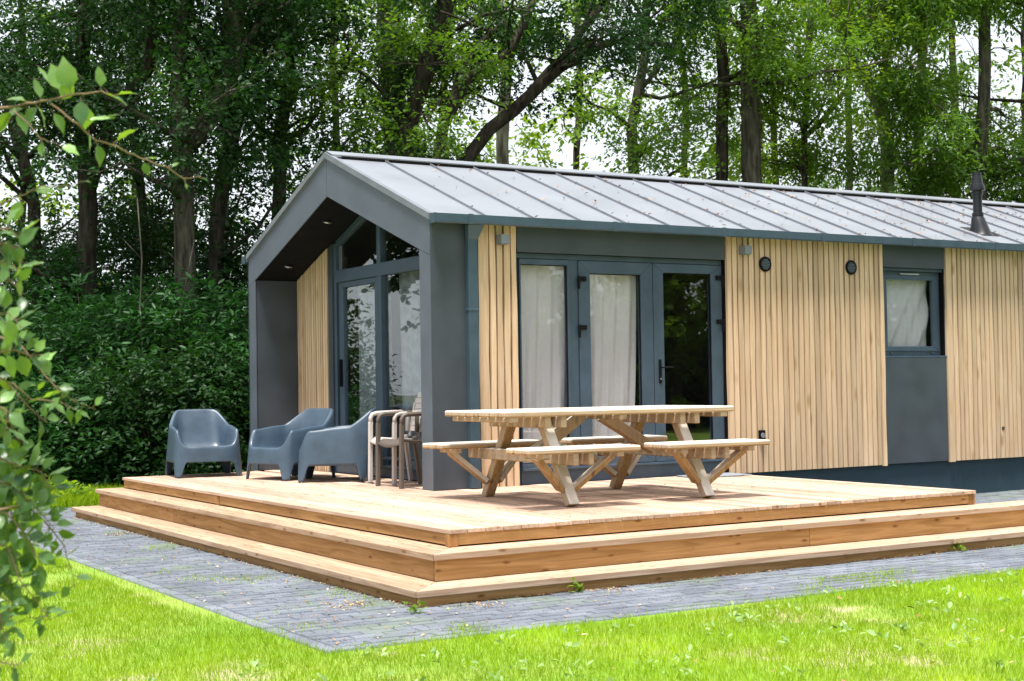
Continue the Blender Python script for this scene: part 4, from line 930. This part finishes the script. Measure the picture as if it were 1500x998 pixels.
def leafat(q, ld, s, nn_=None):
    s = s*1.12
    ld = nrm(ld); pet = q+ld*.012; stems.tube([q, pet], [.0010, .0008], 4, caps=False)
    up = np.array([0, 0, 1.0])*.75-_f*.45+rgn.normal(0, .38, 3) if nn_ is None else nn_
    bigleaf(LV, pet, ld, nrm(up), s, s*rgn.uniform(.55, .7), rgn)
def scr(dx, dy): return dx*_R-dy*_U
DN = 3.7
# main stem and its boughs (the foot stands outside the picture)
b_ = [SP, SP+np.array([.02, .05, .7]), SP+np.array([-.03, .02, 1.4]), SP+np.array([.03, .06, 2.1])]
stem.tube(b_, [.022, .018, .013, .008], 8)
def bough(i, pts, D, r=.0055): stems.tube([b_[i]]+[at(x, y, dd) for (x, y), dd in zip(pts, D)], [r*1.4]+[r*(1-.5*k/len(pts)) for k in range(len(pts))], 6)
# upper spray
bough(3, [(-60, 168), (0, 160)], [3.65, 3.7])
twig([(0, 160), (50, 150), (100, 140), (150, 134), (165, 140)], DN, .0038)
twig([(75, 152), (105, 176), (140, 206), (170, 214), (205, 232), (245, 245), (268, 262), (292, 259)], [3.7, 3.7, 3.72, 3.74, 3.76, 3.78, 3.8, 3.8], .0030)
twig([(20, 163), (45, 185), (58, 202), (85, 212)], 3.66, .0022)
for (x, y, dx, dy, s) in ((104, 138, 0, -1, .074), (95, 140, -.45, -1, .070), (82, 132, -1, -.8, .055), (45, 150, -1, -.25, .045), (62, 150, -.5, -.9, .05), (148, 134, .1, -1, .048), (150, 136, 1, .25, .055), (165, 140, 1, -.2, .045),
        (118, 142, .1, 1, .062), (88, 152, .5, -.5, .05), (128, 150, -.3, 1, .052), (60, 152, -.6, 1, .066), (40, 156, -1, .7, .066), (20, 160, -.9, 1, .07), (8, 160, -1, .2, .06), (75, 160, .6, 1, .05), (25, 158, .3, 1, .055), (50, 150, .3, .8, .05),
        (140, 206, .3, 1, .05), (125, 175, 1, .1, .055), (150, 172, 1, -.15, .032), (166, 210, 1, -.55, .055), (62, 203, -.1, 1, .030), (58, 200, .1, 1, .044), (85, 212, 1, .2, .042), (130, 190, .1, 1, .04),
        (208, 232, .5, 1, .032), (210, 234, .9, -.1, .026), (245, 246, .6, -.3, .018), (270, 262, 0, 1, .015), (290, 259, 1, .3, .016)):
    leafat(at(x, y, DN), scr(dx, -(-dy))+rgn.normal(0, .12, 3), s)
# second thin twig with small leaves
bough(3, [(-80, 330), (-5, 300)], [3.5, 3.6], .004)
twig([(-5, 300), (30, 288), (62, 272), (95, 273), (118, 266)], 3.75, .0022)
for (x, y, dx, dy, s) in ((45, 280, 1, -.1, .04), (75, 272, .8, .4, .02), (100, 272, .6, .6, .022), (117, 266, 1, 0, .015), (30, 288, -.2, .8, .05)): leafat(at(x, y, 3.75), scr(dx, dy), s)
# yellow-green sprays at the left edge
for (y0, n) in ((330, 3), (352, 3), (380, 4), (405, 3), (455, 3)):
    bough(3, [(-70, y0), (-10, y0+6)], [3.0, 3.1], .004)
    Q = twig([(-10, y0+6), (14, y0+4), (34, y0+26)], 3.1, .002, dens=70, s=.050)
# lower thicket
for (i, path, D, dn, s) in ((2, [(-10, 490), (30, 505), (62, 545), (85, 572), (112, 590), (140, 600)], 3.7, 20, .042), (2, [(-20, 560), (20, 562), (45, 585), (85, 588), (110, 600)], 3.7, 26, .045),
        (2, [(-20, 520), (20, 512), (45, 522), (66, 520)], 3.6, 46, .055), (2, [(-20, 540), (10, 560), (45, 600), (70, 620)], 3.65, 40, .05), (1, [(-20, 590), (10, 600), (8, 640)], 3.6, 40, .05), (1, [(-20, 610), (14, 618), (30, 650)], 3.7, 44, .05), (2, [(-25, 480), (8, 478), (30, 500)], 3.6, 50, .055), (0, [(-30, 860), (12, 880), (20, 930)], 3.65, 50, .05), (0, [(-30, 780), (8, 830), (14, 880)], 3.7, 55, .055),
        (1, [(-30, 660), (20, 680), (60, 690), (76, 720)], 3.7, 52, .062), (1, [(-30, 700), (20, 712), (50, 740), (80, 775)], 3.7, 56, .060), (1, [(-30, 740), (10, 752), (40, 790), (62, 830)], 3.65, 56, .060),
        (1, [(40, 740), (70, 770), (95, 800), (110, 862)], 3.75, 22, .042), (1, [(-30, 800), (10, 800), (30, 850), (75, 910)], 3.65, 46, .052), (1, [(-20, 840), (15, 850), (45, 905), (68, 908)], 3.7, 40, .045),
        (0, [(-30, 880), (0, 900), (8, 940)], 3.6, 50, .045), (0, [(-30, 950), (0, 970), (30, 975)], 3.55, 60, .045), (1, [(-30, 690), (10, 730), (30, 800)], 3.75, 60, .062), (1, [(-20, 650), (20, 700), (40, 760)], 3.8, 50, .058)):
    LOWT[0] = 1.0 if path[0][1] < 600 else .5  # shade on the lower boughs, put in as a darker leaf tone
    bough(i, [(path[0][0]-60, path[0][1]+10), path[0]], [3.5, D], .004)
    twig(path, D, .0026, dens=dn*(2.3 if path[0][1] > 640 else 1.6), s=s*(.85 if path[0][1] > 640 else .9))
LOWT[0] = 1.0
part('trunk', stem, M['twig'], S, smooth=True); part('branch', stems, M['twig'], S, smooth=True)
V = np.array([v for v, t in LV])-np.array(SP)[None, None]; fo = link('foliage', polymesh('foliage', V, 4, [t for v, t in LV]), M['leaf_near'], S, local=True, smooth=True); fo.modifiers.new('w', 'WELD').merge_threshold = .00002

# ------------------------------------------------------------------ grass and small ground cover
def in_view(x, y, m_=.06):
    d = np.stack([x-CAM[0], y-CAM[1], np.full_like(x, GZ-CAM[2])], -1); z = d@_f
    u = .5+FPX*(d@_R)/z/1500; v = .5+FPX*(-(d@_U))/z/998
    return (z > 1)&(u > -m_*2)&(u < 1+m_*2)&(v < 1.12)
def noise2(x, y, s, seed):
    r = np.random.default_rng(seed); o = np.zeros_like(x)
    for k in range(7): a = r.uniform(0, 6.28); f = s*r.uniform(.6, 2.2); o += np.sin((x*math.cos(a)+y*math.sin(a))*f+r.uniform(0, 6.28))
    return o/7
def blades(x, y, h, w_, rg, lean=.35, name='grass'):
    n = len(x); a = rg.uniform(0, 2*math.pi, n); le = rg.uniform(0, lean, n)*h; b = rg.uniform(0, 2*math.pi, n)
    P = np.stack([x, y, np.full(n, GZ-.006)], -1); wx = np.stack([np.cos(a), np.sin(a), np.zeros(n)], -1)*(w_/2)[:, None]; ldn = np.stack([np.cos(b)*le, np.sin(b)*le, h], -1)
    mid = P+ldn*np.array([.45, .45, .6]); tip = P+ldn
    return np.stack([P-wx, P+wx, mid+wx*.8, tip, mid-wx*.8], 1)
rg = np.random.default_rng(3); n = 1900000
x = rg.uniform(-6.0, 13, n); y = rg.uniform(-8.3, 5.6, n)
rag = .015+.05*np.clip(noise2(x, y, 6, 41)+.1, 0, 1)
keep = ((y < PY0+rag)|(x < PX0+rag))&in_view(x, y)
x, y = x[keep], y[keep]; dist = np.hypot(x-CAM[0], y-CAM[1])
nz = noise2(x, y, 1.1, 5)+.6*noise2(x, y, 4, 6)+.35*noise2(x, y, 11, 8)
keep = (rg.random(len(x)) < np.clip(1.0-1.15*np.clip(nz-.38, 0, 1)*2, .2, 1)); x, y, nz = x[keep], y[keep], nz[keep]
de = np.where(y < PY0+.02, np.where(x < PX0, 9, PY0-y), 9); de = np.minimum(np.abs(de), np.where(y > PY0, PX0-x, 9)); eg = noise2(x, y, 1.7, 31)
keep = ~((de < .16*np.clip(eg+.02, 0, 1)*2)&(rg.random(len(x)) < .8)); x, y, nz = x[keep], y[keep], nz[keep]
h = rg.uniform(.018, .048, len(x))*(1-.35*np.clip(nz, 0, 1)); w_ = rg.uniform(.0013, .0030, len(x))
tone = np.clip(.5-.6*nz+rg.normal(0, .22, len(x)), 0, 1)
V1 = blades(x, y, h, w_, rg, .7)
# tufts in the paving joints, strip of verge grass beyond the path
n2 = 30000; X = np.concatenate([rg.uniform(PX0, -2.15, n2), rg.uniform(-3.1, 3.5, n2//2)]); Y = np.concatenate([rg.uniform(-4.7, 3.2, n2), rg.uniform(-4.75, -4.2, n2//2)])
q = noise2(X, Y, 2.2, 21)+.5*noise2(X, Y, 7, 22); prob = np.clip(q*2.0-.25, 0, 1)*np.where(Y < -4.1, 1, .8); k_ = (rg.random(len(X)) < prob)&(X < 2.5)
X, Y = X[k_], Y[k_]; Y = np.round((Y-(PY0+.1))/.095)*.095+(PY0+.1)+rg.normal(0, .004, len(Y))
V2 = blades(X, Y, rg.uniform(.012, .035, len(X)), rg.uniform(.002, .0035, len(X)), rg, .9); V2[:, :, 2] += .002
n3 = 36000; X3 = rg.uniform(-4.6, -.7, n3); Y3 = rg.uniform(5.6, 8.2, n3); V3 = blades(X3, Y3, rg.uniform(.04, .16, n3), rg.uniform(.005, .011, n3), rg, .8)
Vg = np.concatenate([V1, V3]); tg = np.concatenate([tone, rg.uniform(0, .8, len(V3))])
print('BLADES', len(Vg), len(V2))
tagset(link('grass', polymesh('grass', Vg, 5, tg), M['grass']), 'short fresh green grass of the lawn', 'grass', kind='stuff')
tagset(link('joint_grass', polymesh('joint_grass', V2, 5, rg.uniform(.2, 1, len(V2))), M['grass']), 'sparse grass tufts growing in the joints of the grey paving', 'grass', kind='stuff')
# broad weed leaves scattered in the lawn
def flat_leaves(x, y, z, s, rg, tilt=.5):
    n = len(x); P = np.stack([x, y, z], -1); a = rg.uniform(0, 6.28, n); d = nrm(np.stack([np.cos(a), np.sin(a), rg.uniform(0, tilt, n)], -1)); up = nrm(np.array([0, 0, 1.0])+rg.normal(0, tilt*.5, (n, 3)))
    lx = nrm(np.cross(d, up)); s = s[:, None]; w_ = s*rg.uniform(.3, .6, (n, 1)); lift = np.array([0, 0, 1.0])*s*.12
    return np.stack([P, P+d*s*.35+lx*w_*.5+lift, P+d*s*.75+lx*w_*.35+lift, P+d*s, P+d*s*.75-lx*w_*.35+lift, P+d*s*.35-lx*w_*.5+lift], 1)
m_ = 420; cx = rg.uniform(-6, 11, m_); cy = rg.uniform(-8, PY0-.1, m_); ks = 6
wx = (cx[:, None]+rg.normal(0, .03, (m_, ks))).ravel(); wy = (cy[:, None]+rg.normal(0, .03, (m_, ks))).ravel()
kk = in_view(wx, wy); wx, wy = wx[kk], wy[kk]
tagset(link('lawn_weeds', strip_mesh('lawn_weeds', flat_leaves(wx, wy, np.full(len(wx), GZ+.012)+rg.uniform(0, .03, len(wx)), rg.uniform(.02, .055, len(wx)), rg, 1.0), rg.random(len(wx))), M['weed']), 'pale broad leaved weeds scattered through the lawn', 'weeds', kind='stuff')
# plants at the forest edge by the path end
n4 = 2600; X4 = rg.uniform(-4.4, -1.4, n4); Y4 = rg.uniform(5.9, 8.4, n4)
tagset(link('ground_cover', strip_mesh('ground_cover', flat_leaves(X4, Y4, GZ+rg.uniform(0, .22, n4), rg.uniform(.05, .11, n4), rg, 1.0), rg.random(n4)), M['leaf_light']), 'leafy ground cover at the forest edge beyond the path', 'ground cover', kind='stuff')
# litter
def litter(name, m, label, groups, cat='leaf litter'):
    Vs = []
    for (x, y, z, s0, s1) in groups:
        Vs.append(flat_leaves(x, y, z, rg.uniform(s0, s1, len(x)), rg, .45))
    V = np.concatenate(Vs); tagset(link(name, strip_mesh(name, V, rg.random(len(V))), m), label, cat, kind='stuff')
u = rg.uniform; G = []
n_ = 1500; xx = u(-2.0, 4.2, n_); G.append((xx, DY0-2*T+NS-np.abs(rg.normal(0, .03, n_))*(.6+noise2(xx, xx*0, 3, 2)), np.full(n_, GZ+.003), .008, .022))
n_ = 800; yy = u(-3.7, 4.2, n_); G.append((DX0-2*T+NS-np.abs(rg.normal(0, .03, n_))*(.8+noise2(yy, yy*0, 3, 3)), yy, np.full(n_, GZ+.003), .008, .022))
n_ = 420; G.append((u(-3.1, -2.15, n_), u(-4.6, 4, n_), np.full(n_, GZ+.003), .008, .028)); n_ = 420; G.append((u(-3.1, 7, n_), u(-4.7, -3.75, n_), np.full(n_, GZ+.003), .008, .028))
for cx_, cy_, m2 in ((-2.35, -3.35, 130), (-2.25, 2.0, 90), (-1.75, -3.85, 90), (-.75, -3.8, 70), (7.6, -.5, 60), (-2.8, -3.9, 25)): G.append((rg.normal(cx_, .09, m2), rg.normal(cy_, .09, m2), np.full(m2, GZ+.004), .010, .026))
n_ = 120; G.append((u(-6, 9, n_), u(-7.5, -4.8, n_), np.full(n_, GZ+.03), .02, .05))
litter('ground_litter', M['litter'], 'dry leaf litter along the steps and over the paving', G)
n_ = 260; G = [(u(DX0+.05, DX1-.1, n_), u(DY0+.05, -.1, n_), np.full(n_, .003), .006, .018)]; n_ = 90; G.append((u(DX0+.05, -.15, n_), u(0, 3.2, n_), np.full(n_, .003), .006, .018))
n_ = 60; G.append((u(1.4, 3.2, n_), rg.normal(-1.2, .35, n_), np.full(n_, .003), .008, .03)); n_ = 60; G.append((u(DX0-.2, DX0-.02, n_), u(-3.2, 4, n_), np.full(n_, H1+.003), .006, .02)); n_ = 70; G.append((u(-1.6, 4, n_), u(DY0-.24, DY0-.02, n_), np.full(n_, H1+.003), .006, .02))
litter('deck_litter', M['litter'], 'small dry leaves and twigs scattered on the deck', G)
n_ = 1500; xx = u(.8, 12, n_); k2 = rg.integers(0, 26, n_); near = rg.random(n_) < .65; xx = np.where(near, .60+.533*k2+np.abs(rg.normal(0, .03, n_))+.01, xx); yy = u(0.02, W/2-.17, n_)*1.0
wgt = np.clip(xx/9, .12, 1); kk = (rg.random(n_) < wgt)&(xx < 13.5); xx, yy = xx[kk], yy[kk]
litter('roof_litter', M['rust_leaf'], 'small rusty leaves caught along the roof seams', [(xx, yy, ZT+SL*yy-.002, .018, .052)])
# green leaves lying about
def fallen(x, y, z, s, label):
    V = []; bigleaf(V, np.array([0, 0, .004]), np.array([math.cos(s*99), math.sin(s*99), .12]), np.array([.1, -.3, 1.0]), s, s*.7, rgn)
    o = link('fallen_leaf', polymesh('fallen_leaf', np.array([v for v, t in V]), 4, [t for v, t in V]), M['leaf_light']); o.location = (x, y, z); tagset(o, label, 'leaf', 'green leaves fallen on the deck')
for (px, py, lab) in ((981, 716, 'larger green leaf on the deck between the right table legs'), (1100, 715, 'green leaf lying on the deck right of the picnic table'), (1053, 718, 'smallest green leaf, by the right table foot')):
    d = at(px, py, 1.0)-CAM; p = CAM+d*(0-CAM[2])/d[2]; fallen(p[0], p[1], .004, .05 if px != 1053 else .03, lab)
for x, y, lab, sd3 in ((-2.2, -3.82, 'small green weed at the foot of the deck corner', 1), (-.95, -3.72, 'dark green weed growing below the front step', 2), (2.6, -3.70, 'pale green weed below the right part of the front step', 3)):
    V, to = leaf_cloud(rgn.normal(0, .02, (5, 3))*np.array([1, .6, .3])+np.array([0, 0, .02]), rgn.normal(0, 1, (5, 3))*np.array([1, .5, .2])+np.array([0, 0, .7]), .05, 5, .045, .028, np.random.default_rng(sd3))
    V[:, :, 2] = np.maximum(V[:, :, 2], .003); o = link('weed', strip_mesh('weed', V, to), M['leaf_light']); o.location = (x, y, GZ); tagset(o, lab, 'weed', 'weeds along the steps')
